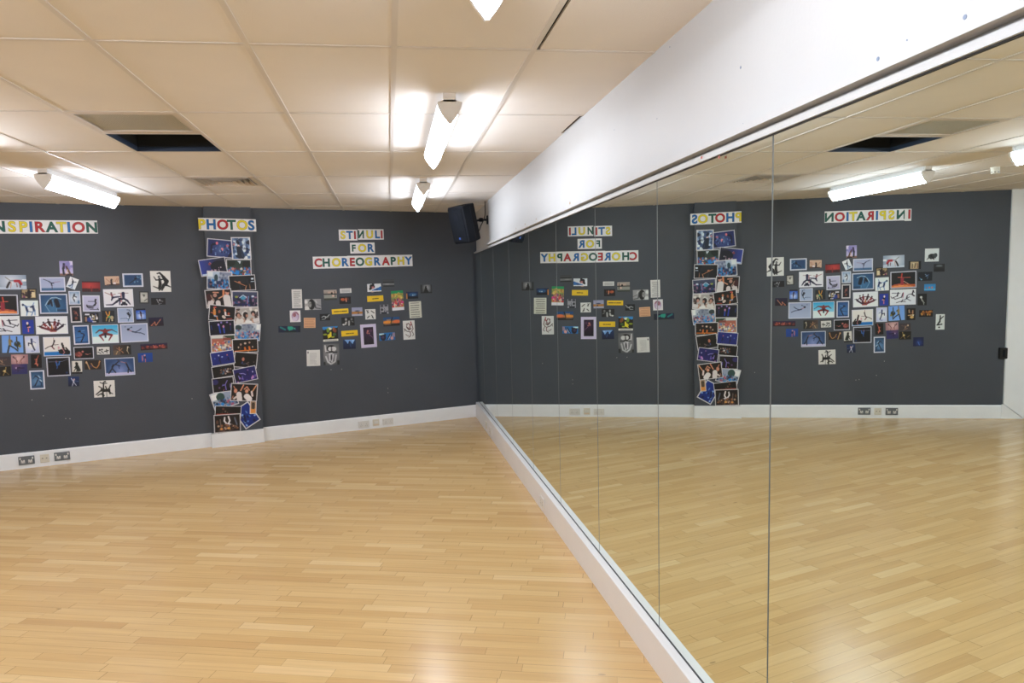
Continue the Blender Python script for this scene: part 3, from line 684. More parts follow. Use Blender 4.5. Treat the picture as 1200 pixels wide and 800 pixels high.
G1 = 'pictures in the INSPIRATION cluster'
def box4(x0, y0, x1, y1, sk=0): return ((x0, y0), (x1, y0+sk), (x1, y1+sk), (x0, y1))
INS = [
 # corners, border, drawing, label
 (((1059.6,299),(1034.8,299.2),(1035,313.8),(1060,313)), 0, 'h 8f9db2 c3ccda; v d4d9e0 8494aa .45 .45 .9; p b4bfce 0 .85 1 .75 1 1 0 1; r dfe6ef .85 .3 1 .45; l .05 5a5048 .26 .15 .42 .38; l .17 2a2024 .40 .5 .34 .68 .30 .85; l .12 7f8794 .42 .4 .58 .38; l .05 b07a70 .46 .5 .42 .9; l .2 a01c2a .60 .42 .74 .42 .80 .62; l .06 601018 .65 .6 .66 .82; l .08 3a1016 .78 .6 .76 .85', 'pale misty picture of a dancer in red bending backwards, topmost at the left edge', 'M'),
 (((46,324.8),(76,324.5),(77,341.5),(47.3,342)), .07, 'g 9ba4c4 a2abc8; r 41648c 0 .78 1 1; r 35597f 0 .9 1 1; l .05 1a1a2c .12 .08 .35 .25; l .09 121428 .35 .25 .45 .4 .55 .38; l .1 12142a .45 .4 .47 .6; l .05 3a2038 .47 .6 .47 .85; l .04 8a5a78 .55 .35 .68 .3 .84 .28', 'bordered picture of a dancer balancing on one leg over blue ground'),
 (((24.3,338),(43,338),(43,349.7),(24.5,350)), .09, 'g 8f7a56 c0aa80; n 16 .12 .05 .15 .95 .8 2a1a1c 4a2a28 3a2030 201418; r d0c098 .7 .3 .95 .9; l .3 1a1214 .5 .2 .5 1; e 6a2a58 .15 .9 .1 .12', 'small tan picture of a group in a black border, above the two blue dancers', None, '17161a'),
 (((1073.7,317.5),(1043.1,318.3),(1044,337.9),(1073.9,336.9)), .05, 'g 0a0a10 0e0b0c; p b0562c 0 .84 .5 .76 1 .85 1 1 0 1; p e08850 .1 .95 .6 .85 1 .92 1 1 .1 1; l .10 b8402c .56 .1 .58 .35 .56 .6; l .05 d0604a .22 .36 .5 .35 .72 .33; l .22 8a2434 .55 .45 .55 .75; l .05 d8a890 .48 .6 .3 .78; l .06 a04438 .6 .75 .9 .82', 'bordered stage picture of a red costumed dancer on an orange floor', 'M'),
 (((1073.2,338.4),(1043,339.5),(1042.8,357.6),(1073.2,356.6)), 0, 'g d9dde6 d2d6de; l .05 181828 .06 .22 .12 .08; l .1 1a1420 .1 .1 .14 .35 .06 .45; l .05 181828 .14 .3 .3 .35; l .09 201828 .33 .42 .36 .6; l .05 202030 .25 .5 .45 .7; l .05 202030 .36 .6 .2 .75; l .08 181828 .5 .25 .55 .5; l .04 901830 .48 .2 .5 .55; l .05 202030 .55 .5 .8 .62 .88 .5; l .1 161626 .68 .2 .72 .42; l .04 202030 .62 .25 .92 .22; l .05 1c1c2a .74 .42 .92 .55 .96 .45; l .05 302838 .4 .8 .62 .78 .75 .85; l .08 202030 .5 .68 .56 .8', 'white picture of a group of dancers leaping, left of the royal blue one', 'M'),
 (((23.7,352),(44.5,352),(45.3,370),(24.3,370.6)), 0, 'g d4dfee dde4ee; l .1 3a5c88 .15 .25 .35 .4; e 16243c .14 .28 .05 .07; l .16 1c2c50 .32 .42 .38 .7; l .07 4f7fae .36 .7 .33 .95; l .05 6a90b8 .3 .4 .5 .38; l .14 1c2848 .58 .42 .72 .35; l .16 1a2a50 .7 .4 .76 .65; l .06 3c6898 .72 .65 .6 .95; l .06 5a84b0 .8 .6 .8 .92; l .05 4a70a0 .7 .3 .76 .15; l .06 304a78 .45 .7 .62 .74', 'pale picture of two dancers tinted blue, below the small black bordered one'),
 (((46,344.7),(78.8,344),(79.7,366.9),(46.9,367.8)), .055, 'g 1f4a70 34618c; v 3a6a94 1c456c .45 .75 .8; l .05 a9c4d8 .80 .24 .6 .14 .42 .16 .28 .34 .17 .58; l .04 7fa4c0 .17 .58 .26 .8 .32 .95; l .17 0a1424 .38 .3 .30 .5; l .14 10182c .4 .35 .44 .6; l .24 0a1020 .6 .32 .66 .62; l .05 5e90b8 .6 .78 .6 .92; l .04 6c96b8 .46 .3 .47 .65; r 122c48 .62 .82 1 .92 .7', 'blue bordered picture of two figures under a pale curved hoop'),
 (((26,375),(39.3,374.5),(39.8,390.8),(26.3,391)), 0, 'g 1b3190 1a3796; l .14 d8b8b8 .45 .2 .46 .35; l .2 0c1028 .48 .35 .5 .55; l .12 d09898 .48 .55 .66 .52; l .09 d8707c .52 .65 .52 .85; e e8d0c8 .45 .25 .09 .1', 'small royal blue picture of one upright dancer'),
 (((41.3,371),(79,370),(80,390.8),(42.2,391.8)), .03, 'g d6dae6 dde0e8; k .05 .05 3c1820 .13 .60 .235 .42; k .05 .05 3c1820 .235 .42 .39 .30; k .05 .05 3a1820 .39 .30 .6 .32; k .05 .05 34182a .6 .32 .73 .38; k .05 .05 2c1828 .73 .38 .86 .56; k .13 .09 5a1e28 .17 .62 .50 .84; k .14 .09 7a2a30 .26 .46 .49 .82; k .14 .09 2e1218 .40 .30 .52 .82; k .14 .09 6a1e26 .60 .32 .55 .82; k .13 .09 4a1c2c .72 .38 .58 .82; k .12 .09 2a1a2c .84 .56 .60 .84; e 14141a .12 .57 .028 .055; e 14141a .235 .33 .028 .055; e 14141a .39 .17 .028 .055; e 14141a .6 .18 .028 .055; e 14141a .73 .24 .028 .055; e 14141a .87 .48 .028 .055; k .03 .03 14141a .12 .57 .04 .55; k .03 .03 14141a .87 .48 .95 .47; l .12 8a3c34 .46 .86 .62 .86; k .04 .06 c07840 .5 .5 .51 .72; e e0e0e6 .45 .62 .02 .07; e e0e0e6 .56 .6 .018 .08; e e0e0e6 .33 .6 .02 .04; e e0e0e6 .68 .6 .02 .04', 'wide white picture of dark red dancers fanned out like a star'),
 (((69.3,305.8),(85.3,305.8),(85.5,322.5),(70.3,323)), 0, 'g 8c86b8 c8bedc; n 8 .12 .5 .1 .95 .5 d6cfe8 7e78b4 bab0d8; r 7a5a50 0 .86 1 1; l .18 1c1830 .34 .2 .3 .5; l .16 1a1a28 .26 .5 .3 .9; l .1 4a2860 .3 .3 .4 .35; l .16 5a4030 .55 .45 .68 .7 .8 .95; e 4a3040 .52 .42 .08 .1; l .14 2a1a20 .5 .95 .85 .95; l .06 e0c0a0 .58 .6 .5 .9', 'purple and brown picture of a couple, topmost of the cluster'),
 (((82.3,324),(92.5,327.5),(87.8,339.5),(77.3,335.7)), 0, 'g dcdde0 cfd8e4; l .16 10121e .45 .3 .52 .55; l .08 12142a .3 .12 .45 .32; l .08 141a30 .5 .4 .8 .3; l .08 1c3058 .5 .6 .35 .85; l .08 1c4070 .55 .6 .62 .9; l .08 203a60 .2 .85 .45 .7; l .06 3a6aa0 .45 .9 .7 .92', 'small white picture tilted sharply, below the purple couple'),
 (((80.2,341),(94,340.8),(94.4,356.5),(81,357)), .06, 'g 4a6f98 b8c2d2; v e4e6ec 5a7ba0 .45 .55 .8; l .14 10101c .45 .3 .36 .5 .44 .7; l .1 181828 .45 .35 .7 .45; l .06 181828 .44 .7 .48 .85; e 202030 .5 .22 .07 .08; e d8dce4 .46 .52 .06 .12; r 2c5682 .8 .72 1 1 .7', 'small blue and white picture of a curled dancer, under the tilted white one'),
 (((96,329.5),(117.3,329.3),(117.5,341.5),(96.2,342)), 0, 'g 4a1416 2c0c10; v b23430 7a1c1c .4 .45 .9; r 3a1014 0 .0 1 .12; r 3a0e12 0 .68 1 1; n 10 .05 .05 .68 .95 .95 7a2424 200c10 5a1a1c; l .07 5a1418 .5 .5 .52 .9; l .05 c84038 .52 .7 .52 .95', 'dark red stage picture with a tiny figure in the middle'),
 (((96.3,346.2),(117,345.7),(117.3,364.8),(97.2,365)), .06, 'g b3b3d0 a5a5c4; l .12 0c0c14 .76 .3 .8 .5 .7 .6; e 0c0c14 .8 .24 .06 .07; l .06 14141e .3 .36 .7 .36; l .1 14141e .2 .68 .6 .7 .76 .6; l .08 14141e .2 .6 .24 .75; l .1 14141e .3 .8 .6 .82; l .04 20202c .4 .92 .95 .93; l .06 14141e .9 .85 .95 .95', 'lilac bordered picture of a dark figure seated with arms stretched'),
 (((82,359),(95,358.3),(96,377.5),(83,378)), .08, 'g 08090f 0a0810; v 1a1a28 06060c .5 .4 .7; l .1 7a4238 .3 .25 .36 .45; l .09 8a4c40 .5 .3 .62 .42 .7 .6; e 6a3830 .5 .78 .18 .12; l .06 5a2c28 .35 .3 .45 .55; e a86858 .52 .4 .05 .08', 'narrow bordered black picture of a dim bare figure', None, 'c2c0c4'),
 (((98,366.5),(115.5,366.5),(115.7,377.7),(98.2,378)), 0, 'g 14161c 10121a; r c8c8d0 .08 .08 .4 .25; e 20347c .4 .7 .2 .25; l .14 dfe2ea .42 .35 .5 .55; e e2e2e8 .62 .35 .07 .1; r 8a6a58 .08 .4 .22 .9; l .2 1c3890 .4 .6 .62 .95; l .16 a89878 .7 .3 .72 .7; e dcdce6 .88 .55 .07 .15; l .1 e0e0e4 .6 .9 .8 .9; l .12 3c5088 .78 .1 .84 .4; n 8 .06 .5 .1 .95 .9 c8b898 223060 10101c', 'small crowded picture in navy, white and tan, under the lilac seated figure'),
 (((119.5,364),(134,363.5),(134.5,377),(119.5,377.5)), 0, 'g 1c2226 161c22; l .1 d89038 .32 .1 .4 .35 .5 .5; l .1 e0a040 .62 .1 .58 .35 .5 .5; l .14 c08830 .5 .5 .36 .65; l .09 a88a50 .36 .7 .32 .9; e 3a9060 .6 .55 .12 .1; e a89878 .78 .62 .14 .17; l .08 c8b890 .6 .75 .55 .95; e c8c0a0 .8 .85 .06 .08', 'small dark picture of a handstand with yellow legs'),
 (((120.7,339.3),(155.9,337.9),(156.5,359),(122,360.3)), .025, 'g dcdce2 d6d6de; k .03 .04 8a5a58 .05 .17 .26 .32; e 3a2028 .26 .2 .025 .05; k .08 .09 7a3c44 .26 .26 .29 .42; k .10 .05 1c1c3c .29 .46 .58 .41; k .10 .06 1a1a38 .30 .46 .25 .62; k .03 .03 8a5a58 .28 .3 .4 .27; k .07 .05 18183a .28 .88 .06 .88; k .07 .10 1a1a3a .28 .88 .42 .72; k .11 .10 14142e .42 .72 .58 .52; k .08 .05 16163a .55 .6 .52 .88; k .03 .03 7c6468 .50 .22 .84 .22; k .04 .04 a05c58 .59 .24 .59 .72; k .16 .13 14143a .67 .22 .67 .46; k .12 .10 141436 .66 .52 .80 .66; k .10 .05 141436 .80 .66 .89 .88; k .10 .05 141432 .62 .58 .50 .50; e 101028 .68 .80 .07 .13; e e0e0e4 .68 .67 .045 .06; e 101028 .60 .88 .04 .06; e 101028 .76 .88 .04 .06', 'largest white picture, of acrobats in navy balancing with a pole'),
 (((122,324),(139.5,323.2),(140,334),(123,334.5)), 0, 'g c8a890 b89a84; p 5a3a34 0 .95 .3 .85 1 .8 1 1 0 1; l .05 8a5448 .1 .25 .4 .7; l .2 241a20 .46 .45 .46 .9; e 1a141c .48 .38 .06 .1; l .05 9a5c50 .88 .2 .72 .6; l .05 8a4c44 .96 .25 .85 .6; e d8ccd0 .66 .8 .1 .15; l .12 221a22 .3 .95 .7 .92', 'small peach picture of raised arms around a dark figure, right of the red one'),
 (((143.3,320.5),(167.3,320),(168,335.8),(144.2,336.3)), .11, 'g 173a64 1a4068; n 14 .05 .5 .05 1 .7 4a78a0 6a94b4 244e7c 0c1c34; l .09 0a1424 .28 .85 .45 .62 .62 .45; e 0a1220 .66 .35 .08 .1; l .04 2a5078 .1 .95 .4 .8', 'navy underwater picture with a white border, top row'),
 (((175.8,317.8),(199.8,317),(200.3,341.8),(177,342.2)), 0, 'g d8d8d6 d4d4d2; k .05 .07 0c0c10 .35 .12 .47 .09; k .07 .09 0c0c10 .47 .09 .58 .2; e 0c0c10 .6 .24 .06 .06; k .13 .19 0c0c10 .64 .28 .79 .50; k .19 .16 0c0c10 .79 .48 .73 .64; k .12 .05 0c0c10 .70 .62 .54 .92; k .09 .03 101014 .74 .66 .99 .77; k .08 .05 0c0c10 .62 .64 .48 .88; e 0c0c10 .43 .28 .06 .06; e d0d0ce .43 .29 .025 .025; k .1 .14 101014 .45 .38 .47 .62; k .07 .05 101014 .45 .42 .28 .43; k .05 .03 101014 .28 .43 .17 .27; k .07 .05 101014 .48 .42 .64 .39; k .1 .06 0c0c10 .45 .62 .38 .83; k .06 .03 0c0c10 .38 .83 .13 .73; k .1 .05 0c0c10 .49 .64 .41 .92', 'white picture of two leaping black silhouettes, top right of the cluster'),
 (((163,341.3),(174.3,341.3),(174.7,355.5),(163.3,355.5)), .09, 'g b0b0aa a8a8a2; v c6c6c0 8a8a84 .4 .5 .8; l .08 50504e .3 .2 .48 .4; e 5c5c58 .5 .3 .16 .12; l .1 484846 .5 .85 .9 .65; l .05 606060 .5 .3 .45 .5', 'small grey drawing in a dark border, right of the big white acrobats', None, '2c2c2e'),
 (((177,349.2),(193.8,348.8),(194,356.8),(177.3,357)), 0, 'g 121216 0e0e12; l .16 8a8a90 .4 .2 .5 .7; l .2 5c5c62 .55 .35 .8 .5; l .1 707078 .5 .9 .72 .8; e 9c9ca4 .6 .3 .05 .14; l .12 7c7c86 .54 .95 .6 .8', 'small black picture of a pale grey figure, below the leaping silhouettes'),
 (((137.3,361),(156,360.5),(157,377.5),(138.2,378.2)), .05, 'g 93a2c0 9dacca; l .12 10141e .7 .3 .78 .5 .74 .72; l .05 1e2638 .62 .08 .8 .12 .88 .4 .82 .6; l .1 121824 .62 .35 .7 .48; l .05 2c3850 .6 .75 .72 .8; l .04 3c4c6c .15 .75 .6 .73; l .05 34587c .68 .8 .66 .95; e c0cce0 .68 .68 .05 .07', 'blue grey square picture of a dark hunched dancer, under the big white acrobats'),
 (((159,361.8),(170.3,361.3),(171.2,375.5),(160,376)), 0, 'g 1c4cb0 2a5cc0; v d8e0f0 1c4cb0 .5 .6 .5; r 0a0c1c 0 0 1 .13; r 0c0e20 0 .88 1 1; l .14 301428 .5 .3 .52 .6; l .05 1c2450 .2 .4 .85 .4; l .07 28183c .54 .6 .54 .86; e 281830 .46 .28 .08 .07', 'small bright blue picture of a figure with open arms between black bands'),
 (((174,372.2),(191,371.3),(192,381.5),(174.5,382.5)), 0, 'g 141236 1c0c18; l .1 c87858 .15 .9 .3 .7 .42 .55; l .1 d08058 .4 .5 .45 .9; l .1 c88464 .5 .9 .6 .65 .8 .3; l .06 a06048 .76 .3 .85 .2; l .07 b06848 .2 .9 .3 .95', 'small dark picture of two orange lit reclining dancers at the right edge'),
 (((140.5,380),(173,378),(174,399.8),(142,401.6)), .05, 'g 8d99b8 a2aecb; e 1c1c2c .27 .28 .05 .07; l .06 9a5c6c .32 .34 .44 .42; l .09 1c2238 .42 .42 .52 .46; l .06 242c44 .52 .46 .66 .38 .78 .26; l .06 242c44 .54 .48 .75 .52 .9 .62; e 3c4660 .4 .16 .03 .04; e 5a6480 .16 .12 .03 .03; l .04 384058 .3 .24 .38 .16', 'lilac grey bordered picture of a figure flying sideways'),
 (((107.2,381),(138.5,379.5),(139.5,401.5),(108,403)), .03, 'g 2e9ccc b8dce8; p d2e6ec 0 .66 1 .54 1 1 0 1; e 5a2024 .5 .24 .035 .06; k .05 .08 5a2830 .14 .42 .28 .27; k .08 .14 7a2c2c .28 .27 .46 .32; k .14 .07 7a2c2c .54 .32 .76 .26; k .06 .03 4a3040 .76 .26 .96 .42; k .22 .20 7a2c2c .5 .32 .5 .48; k .15 .10 6a2024 .46 .50 .28 .58; k .09 .05 7a2428 .28 .58 .42 .86; k .15 .10 6a2024 .54 .50 .76 .56; k .09 .05 7a2428 .76 .56 .63 .86; k .10 .08 1c2030 .5 .5 .5 .68; e 241824 .5 .48 .05 .05', 'bright sky blue picture of a crouching dancer with spread arms'),
 (((85.5,381.5),(104,380.5),(105,403),(86.6,404)), .06, 'g 1c4c80 2e5c98; v 4272ae 1a4678 .4 .7 .7; l .1 0e1828 .3 .3 .45 .32; e 101a2c .4 .28 .07 .06; l .08 122036 .5 .4 .68 .45 .72 .55; l .09 0c1628 .72 .5 .6 .7 .45 .92; l .05 1c3458 .1 .68 .6 .62; l .04 6a94c4 .5 .28 .78 .24; r 122c50 .0 .9 1 .97 .6', 'blue bordered picture of a tall dancer leaning back, left of the sky blue one'),
 (((86.3,407),(109.5,405.5),(110,419.8),(86.8,421)), .06, 'g 060508 08070a; e 7a3c38 .22 .62 .2 .24; n 10 .05 .05 .4 .4 .9 a05850 6a302c b86a60 301414; e c07068 .44 .38 .06 .1; l .1 b87068 .56 .6 .72 .66; l .06 a86860 .72 .66 .88 .58; l .12 100c10 .42 .5 .55 .6', 'bordered black picture of red lit reclining bodies'),
 (((112.3,405.8),(129.3,405.3),(129.5,415.8),(113,416.3)), .07, 'g c8c8c6 c0c0be; e 101010 .22 .4 .07 .12; e 181818 .4 .35 .07 .1; l .12 202020 .1 .65 .3 .85; l .12 282828 .35 .55 .5 .8; l .16 101010 .6 .6 .88 .5; l .1 181818 .75 .35 .78 .8; e b8b8b8 .22 .65 .05 .1', 'tiny white picture of black curled shapes in a black border', None, '101012'),
 (((132.5,404.5),(153.3,403.7),(153.8,415),(133,416.3)), 0, 'h 4a3a38 161814; e 5a4c40 .15 .8 .25 .3; l .08 c88c5c .34 .2 .36 .55; l .06 b07c54 .2 .3 .34 .5; l .06 b88458 .5 .35 .36 .6; l .07 c8a474 .15 .9 .25 .6; l .08 b07850 .45 .6 .55 .8; l .09 d8c8a8 .8 .3 .78 .6; l .05 d8c4a0 .78 .6 .86 .9; l .05 c8b898 .82 .25 .92 .3; e d8d0c0 .82 .22 .03 .07', 'small brown picture of dancers with raised arms and one apart at right'),
 (((164.3,403.5),(196,401.3),(196.5,408.5),(165,410.5)), 0, 'g 241a3c 2c1012; n 46 .13 .04 .4 .98 .75 a0483c c06048 6a2420 38141c 884040; r 240c10 0 .82 1 1', 'long narrow dark picture of a row of red lit dancers'),
 (((161.5,414),(178.5,413),(179,423.8),(162,424.5)), 0, 'g 0c4090 0c3880; l .15 b07078 .3 .3 .3 .8; l .18 1c1c30 .48 .35 .5 .6; l .13 a8606c .5 .65 .5 .95; e c09090 .46 .25 .06 .1; l .08 94606c .3 .9 .36 .6', 'small blue picture of two close figures, below the long narrow one'),
 (((122.3,420.2),(157.5,418),(158.3,438.7),(123.3,441)), .045, 'g 27406a 5d6fae; v 7c8ac0 26436c .52 .75 .75; r b8b4d4 0 .86 1 1; l .07 10141e .27 .35 .22 .5; l .09 0e121c .28 .4 .2 .65 .1 .88; l .08 10141e .24 .62 .34 .85; l .08 1a1620 .3 .4 .46 .18; l .07 2c2c3c .5 .15 .42 .05; l .07 14182a .34 .35 .5 .45; l .05 1c2c50 .46 .45 .48 .62; l .05 b07880 .55 .2 .7 .28; e 604048 .72 .28 .03 .05; l .1 0e121c .74 .35 .8 .6; l .08 0e121c .8 .62 .9 .85; l .07 0e121c .8 .6 .78 .9', 'wide blue bordered picture of two dancers lifting a third'),
 (((84,423),(96,422.7),(96.5,437.5),(84,438)), 0, 'g cccac4 c8c6c0; l .2 141816 .5 .2 .5 .5; l .3 1a1e1a .52 .45 .65 .7; l .12 181c18 .3 .5 .55 .4; l .08 3a3430 .22 .8 .4 .55; l .1 1c201c .45 .8 .8 .75; r 0c0c0e 0 .86 1 1; e 141816 .45 .18 .1 .1; r 2a2a2a 0 0 .04 1 .5', 'small white picture of a heaped black group above a black band'),
 (((99,422.2),(118.5,421.5),(118.8,432.5),(99,433)), 0, 'g 221c1a 281e18; l .13 b8946c .12 .15 .2 .5 .3 .95; l .1 c08c58 .4 .35 .52 .7 .7 .85; l .12 b87c48 .9 .1 .86 .5 .75 .8; l .06 c89868 .86 .3 .94 .15; e c8a078 .12 .25 .05 .12; e 3a2c48 .38 .65 .08 .14', 'small dark brown picture of curved tan limbs'),
 (((80,441),(92.6,441),(93,452.3),(80,452.8)), 0, 'g 0c2c60 101830; l .1 c0c0d8 .28 .18 .4 .42; l .13 cfcbe0 .5 .35 .48 .6; l .08 c8c8dc .46 .6 .36 .95; l .08 c0c0d4 .52 .6 .72 .9; e d0a8a8 .54 .3 .07 .09; l .05 5a6c98 .6 .45 .9 .5', 'small navy picture of a white figure with one raised arm, below the cluster'),
 (((109.8,446.3),(134.2,445),(135,464.2),(110.2,466)), 0, 'g d6d4d0 d0cecb; l .1 0e1010 .47 .12 .46 .5; l .06 101212 .3 .1 .46 .2; l .06 101212 .62 .18 .5 .2; e 101212 .54 .08 .05 .05; l .12 0e1010 .38 .48 .34 .62; l .07 101212 .24 .34 .38 .46; l .08 101212 .32 .6 .1 .82; l .12 121412 .36 .8 .46 .9; l .08 141614 .18 .88 .34 .78; l .2 0e100e .46 .6 .7 .6; l .08 101212 .56 .36 .6 .5; l .08 101212 .8 .3 .72 .5; l .12 101210 .72 .5 .76 .8; l .06 101212 .7 .7 .88 .82; l .12 202220 .42 .7 .42 .98; l .05 707270 .6 .7 .6 .98', 'white picture of a tree-like cluster of black figures, lowest of all'),
 (((54.3,418.8),(81.6,417.7),(82.8,439.4),(55.3,441.5)), .05, 'g 06070d 07080f; l .04 5a5f78 .05 .2 .4 .22 .7 .2 .98 .08; l .1 2a5ea4 .4 .2 .44 .45; l .08 2c64ac .56 .22 .52 .4; l .07 1c4888 .46 .45 .42 .62; e 884858 .42 .2 .03 .05; e 1a3a70 .88 .88 .06 .07; r 0a0f20 0 .6 1 1 .4', 'large near-black bordered picture with a blue figure at its top'),
 (((34.5,434.3),(51.8,433.5),(53,455.3),(35.3,456.7)), .07, 'g 183c60 204870; v 5a84b0 143654 .4 .6 .7; l .08 0c1422 .35 .25 .52 .3 .62 .42; l .07 a0bcd8 .6 .25 .76 .38; l .09 10182a .55 .5 .4 .7 .28 .85; l .07 142440 .7 .6 .85 .7 .82 .85; l .06 c0d4e8 .74 .5 .86 .6; l .05 1c2c48 .35 .28 .15 .42; r 122c4c .0 .85 1 1 .5', 'blue bordered picture of a striding bent dancer, lowest at left'),
 (((36.3,415.5),(48.8,415),(49,430.8),(36.3,431)), 0, 'g 0a080b 0c080a; l .07 b05848 .7 .08 .55 .35; l .13 c06a54 .52 .35 .5 .55; l .1 b05c4c .5 .6 .38 .7; l .1 c87460 .5 .65 .6 .85; l .07 a04c40 .36 .35 .5 .45; l .08 b86850 .4 .7 .66 .72', 'small black picture of an orange figure with one arm up'),
 (((2,393),(27,392.5),(27.3,413),(2.5,413.3)), 0, 'g 6a96d8 74a0dc; l .08 6a5a38 .37 .05 .36 .25; l .17 8a7440 .37 .28 .38 .55; l .09 4a4430 .45 .3 .48 .38; l .1 1c1c1c .34 .6 .28 .9 .26 1; l .09 201e1c .42 .62 .6 .75 .74 .9; l .08 2a2820 .7 .1 .7 .35; e 2c3026 .72 .5 .15 .16; e 7a6c2c .84 .62 .06 .08; l .08 20261c .7 .6 .75 .8; e 506a9c .68 .42 .03 .05', 'sky blue picture of two leaping dancers in gold and black, bottom left'),
 (((29,394),(45.8,393),(46.3,413),(30,414)), .04, 'g b8c0dc d0d4e6; v e8eaf4 9aa6cc .45 .5 .8; l .14 2a3860 .46 .25 .46 .45; e 2c3860 .46 .18 .08 .07; l .1 141c38 .46 .45 .58 .7 .66 .85; l .08 18203c .44 .45 .2 .4 .2 .55; l .05 4a5884 .55 .3 .78 .4; e 8c96bc .5 .92 .14 .04', 'pale lilac picture of a jumping dancer, right of the sky blue pair'),
 (((50.3,395),(82.5,394),(83,416),(51.3,417.7)), .035, 'g dcd9d6 d8d4d2; r 0a6cb8 0 .8 1 1; l .035 a07878 .38 .02 .39 .18; l .08 1a1014 .4 .2 .36 .38 .3 .5; l .05 1c1418 .3 .46 .16 .52 .04 .62; l .07 5a1c24 .3 .5 .38 .65; l .035 503038 .4 .42 .55 .4; e 100c10 .4 .18 .03 .05; l .13 0c0a0c .72 .45 .76 .7; l .3 0c0a0e .66 .8 .9 .85; e 0c0a0c .7 .38 .04 .08; e c89aa4 .56 .58 .04 .08; l .05 c07880 .7 .6 .78 .85 .72 .95; l .06 100c10 .55 .72 .62 .85; l .1 14080c .84 .6 .9 .7', 'white picture of a leaping dancer above a bright blue strip'),
 (((12.8,415.5),(32.8,415),(32.8,426),(13.3,426.5)), 0, 'g a07478 b88c88; v d0aca8 987074 .4 .45 .8; l .08 3a1c20 .14 .3 .28 .5 .36 .75; l .06 7a4040 .3 .7 .34 .98; l .06 3a2024 .2 .32 .3 .35; e 301a20 .14 .26 .04 .08; l .09 5a3028 .55 .7 .64 .45 .76 .3; l .06 8a4c44 .55 .7 .5 .9; e 301a20 .76 .25 .04 .08; l .05 6a3c3c .6 .8 .62 1', 'small pink picture of two bending dancers'),
 (((13.8,427),(32,426),(32,437.8),(14,438.5)), 0, 'g 38265c 2c2c64; v 5a3c60 28285c .3 .15 .7; l .12 160e24 .3 .4 .5 .35; l .08 120c20 .5 .4 .78 .4; l .06 1a1230 .4 .4 .4 .8; e a898b8 .28 .38 .05 .09; l .06 201638 .2 .55 .55 .6', 'small purple picture of a dark figure, under the pink one'),
 (((1067.3,378.4),(1053.3,378.8),(1053.3,387.6),(1067.3,387.4)), 0, 'g 3a3238 403638; l .08 b89474 .35 .35 .5 .65; e c8b090 .24 .3 .06 .12; l .06 a07c60 .5 .3 .45 .7; l .06 b08c6c .3 .7 .6 .9; l .05 80604c .6 .4 .75 .3', 'small grey brown picture of tumbling pale bodies, left of the pink picture', 'M'),
 (((1067.5,388.2),(1053.5,388.2),(1053.6,397.6),(1067.7,397.7)), 0, 'g 14140e 12100c; l .08 c8a860 .7 .1 .66 .5; l .1 b89450 .5 .45 .66 .6; l .06 c8a860 .6 .6 .5 .9; l .05 a08448 .7 .6 .85 .85; l .06 a08450 .1 .5 .3 .7; e d8c080 .6 .45 .06 .1', 'small black picture of gold lit dancers, below the tumbling bodies', 'M'),
 (((1100.4,291),(1083.9,291.2),(1083.8,306.4),(1100.2,306.3)), 0, 'g ccd2d4 c8ced0; e 1a1e1e .5 .6 .26 .2; n 16 .05 .22 .5 .85 .8 101414 2a2e2e 404444; e 3c4242 .25 .52 .14 .16; l .04 202424 .7 .7 .85 .85', 'white picture of a spiky black heap, seen only in the mirror, topmost there', 'M'),
 (((1107,309),(1094.2,309.2),(1094.2,318.1),(1107,318.3)), 0, 'g 1c1e22 141618; e 5a6064 .5 .25 .3 .14; l .06 3a3e42 .15 .4 .85 .38; r 0c0e10 0 .6 1 1', 'tiny dark grey picture, rightmost in the mirrored upper group', 'M'),
 (((1079.3,305.9),(1064.7,305.7),(1064.9,315.2),(1079.2,315.4)), 0, 'g 0a0a0c 0a0a0c; r b09c78 .2 .08 .86 .95; l .12 3a2a24 .45 .3 .5 .8; l .12 6a3c30 .3 .3 .28 .85; l .12 30302c .7 .35 .7 .85; e c8b898 .6 .3 .07 .1', 'small tan picture between black side bands, seen only in the mirror', 'M'),
 (((1092.5,318.3),(1075.8,318.6),(1075.9,329),(1092.4,328.8)), 0, 'g 10141c 0c1016; l .09 6a90b8 .3 .35 .45 .5; l .07 88a8c8 .5 .25 .38 .45; l .06 5878a0 .3 .45 .35 .8; l .08 4a84b0 .75 .85 .9 .65; e 88b4d0 .76 .85 .06 .07; l .05 30486c .2 .3 .4 .4', 'dark picture of pale blue figures, seen in the mirror beside the red stage dancer', 'M'),
 (((1096.4,332.7),(1083,332.7),(1083,341),(1096.2,341)), 0, 'g 2878b0 2c84bc; r 54a4cc 0 .68 1 .85; e c86840 .3 .5 .07 .14; e c86840 .55 .5 .07 .14; e b05c40 .8 .55 .05 .1; r 1c5c90 0 .88 1 1', 'small turquoise picture of three orange figures, seen only in the mirror', 'M'),
 (((1086,344),(1075.4,344),(1075.2,357.7),(1086,357.5)), 0, 'g 0c0e0e 0a0c0c; l .1 b8bcb8 .6 .35 .5 .6; e c0c4c0 .62 .3 .14 .1; l .07 a0a4a0 .5 .6 .25 .8; l .07 989c98 .4 .6 .3 .95', 'small black picture of a white contorted figure, seen only in the mirror', 'M'),
 (((1072.7,361.2),(1062.2,361),(1062.4,375),(1072.7,374.8)), 0, 'g 14100e 100c0a; l .14 a87c5c .3 .2 .3 .45; l .14 a88c70 .72 .15 .7 .35; e c8a060 .4 .75 .22 .12; l .1 d0a878 .2 .55 .8 .6; e 50301c .5 .4 .1 .1; e d8d0b8 .25 .6 .08 .06', 'small dark picture of cream and gold figures, left of the sky blue pair', 'M'),
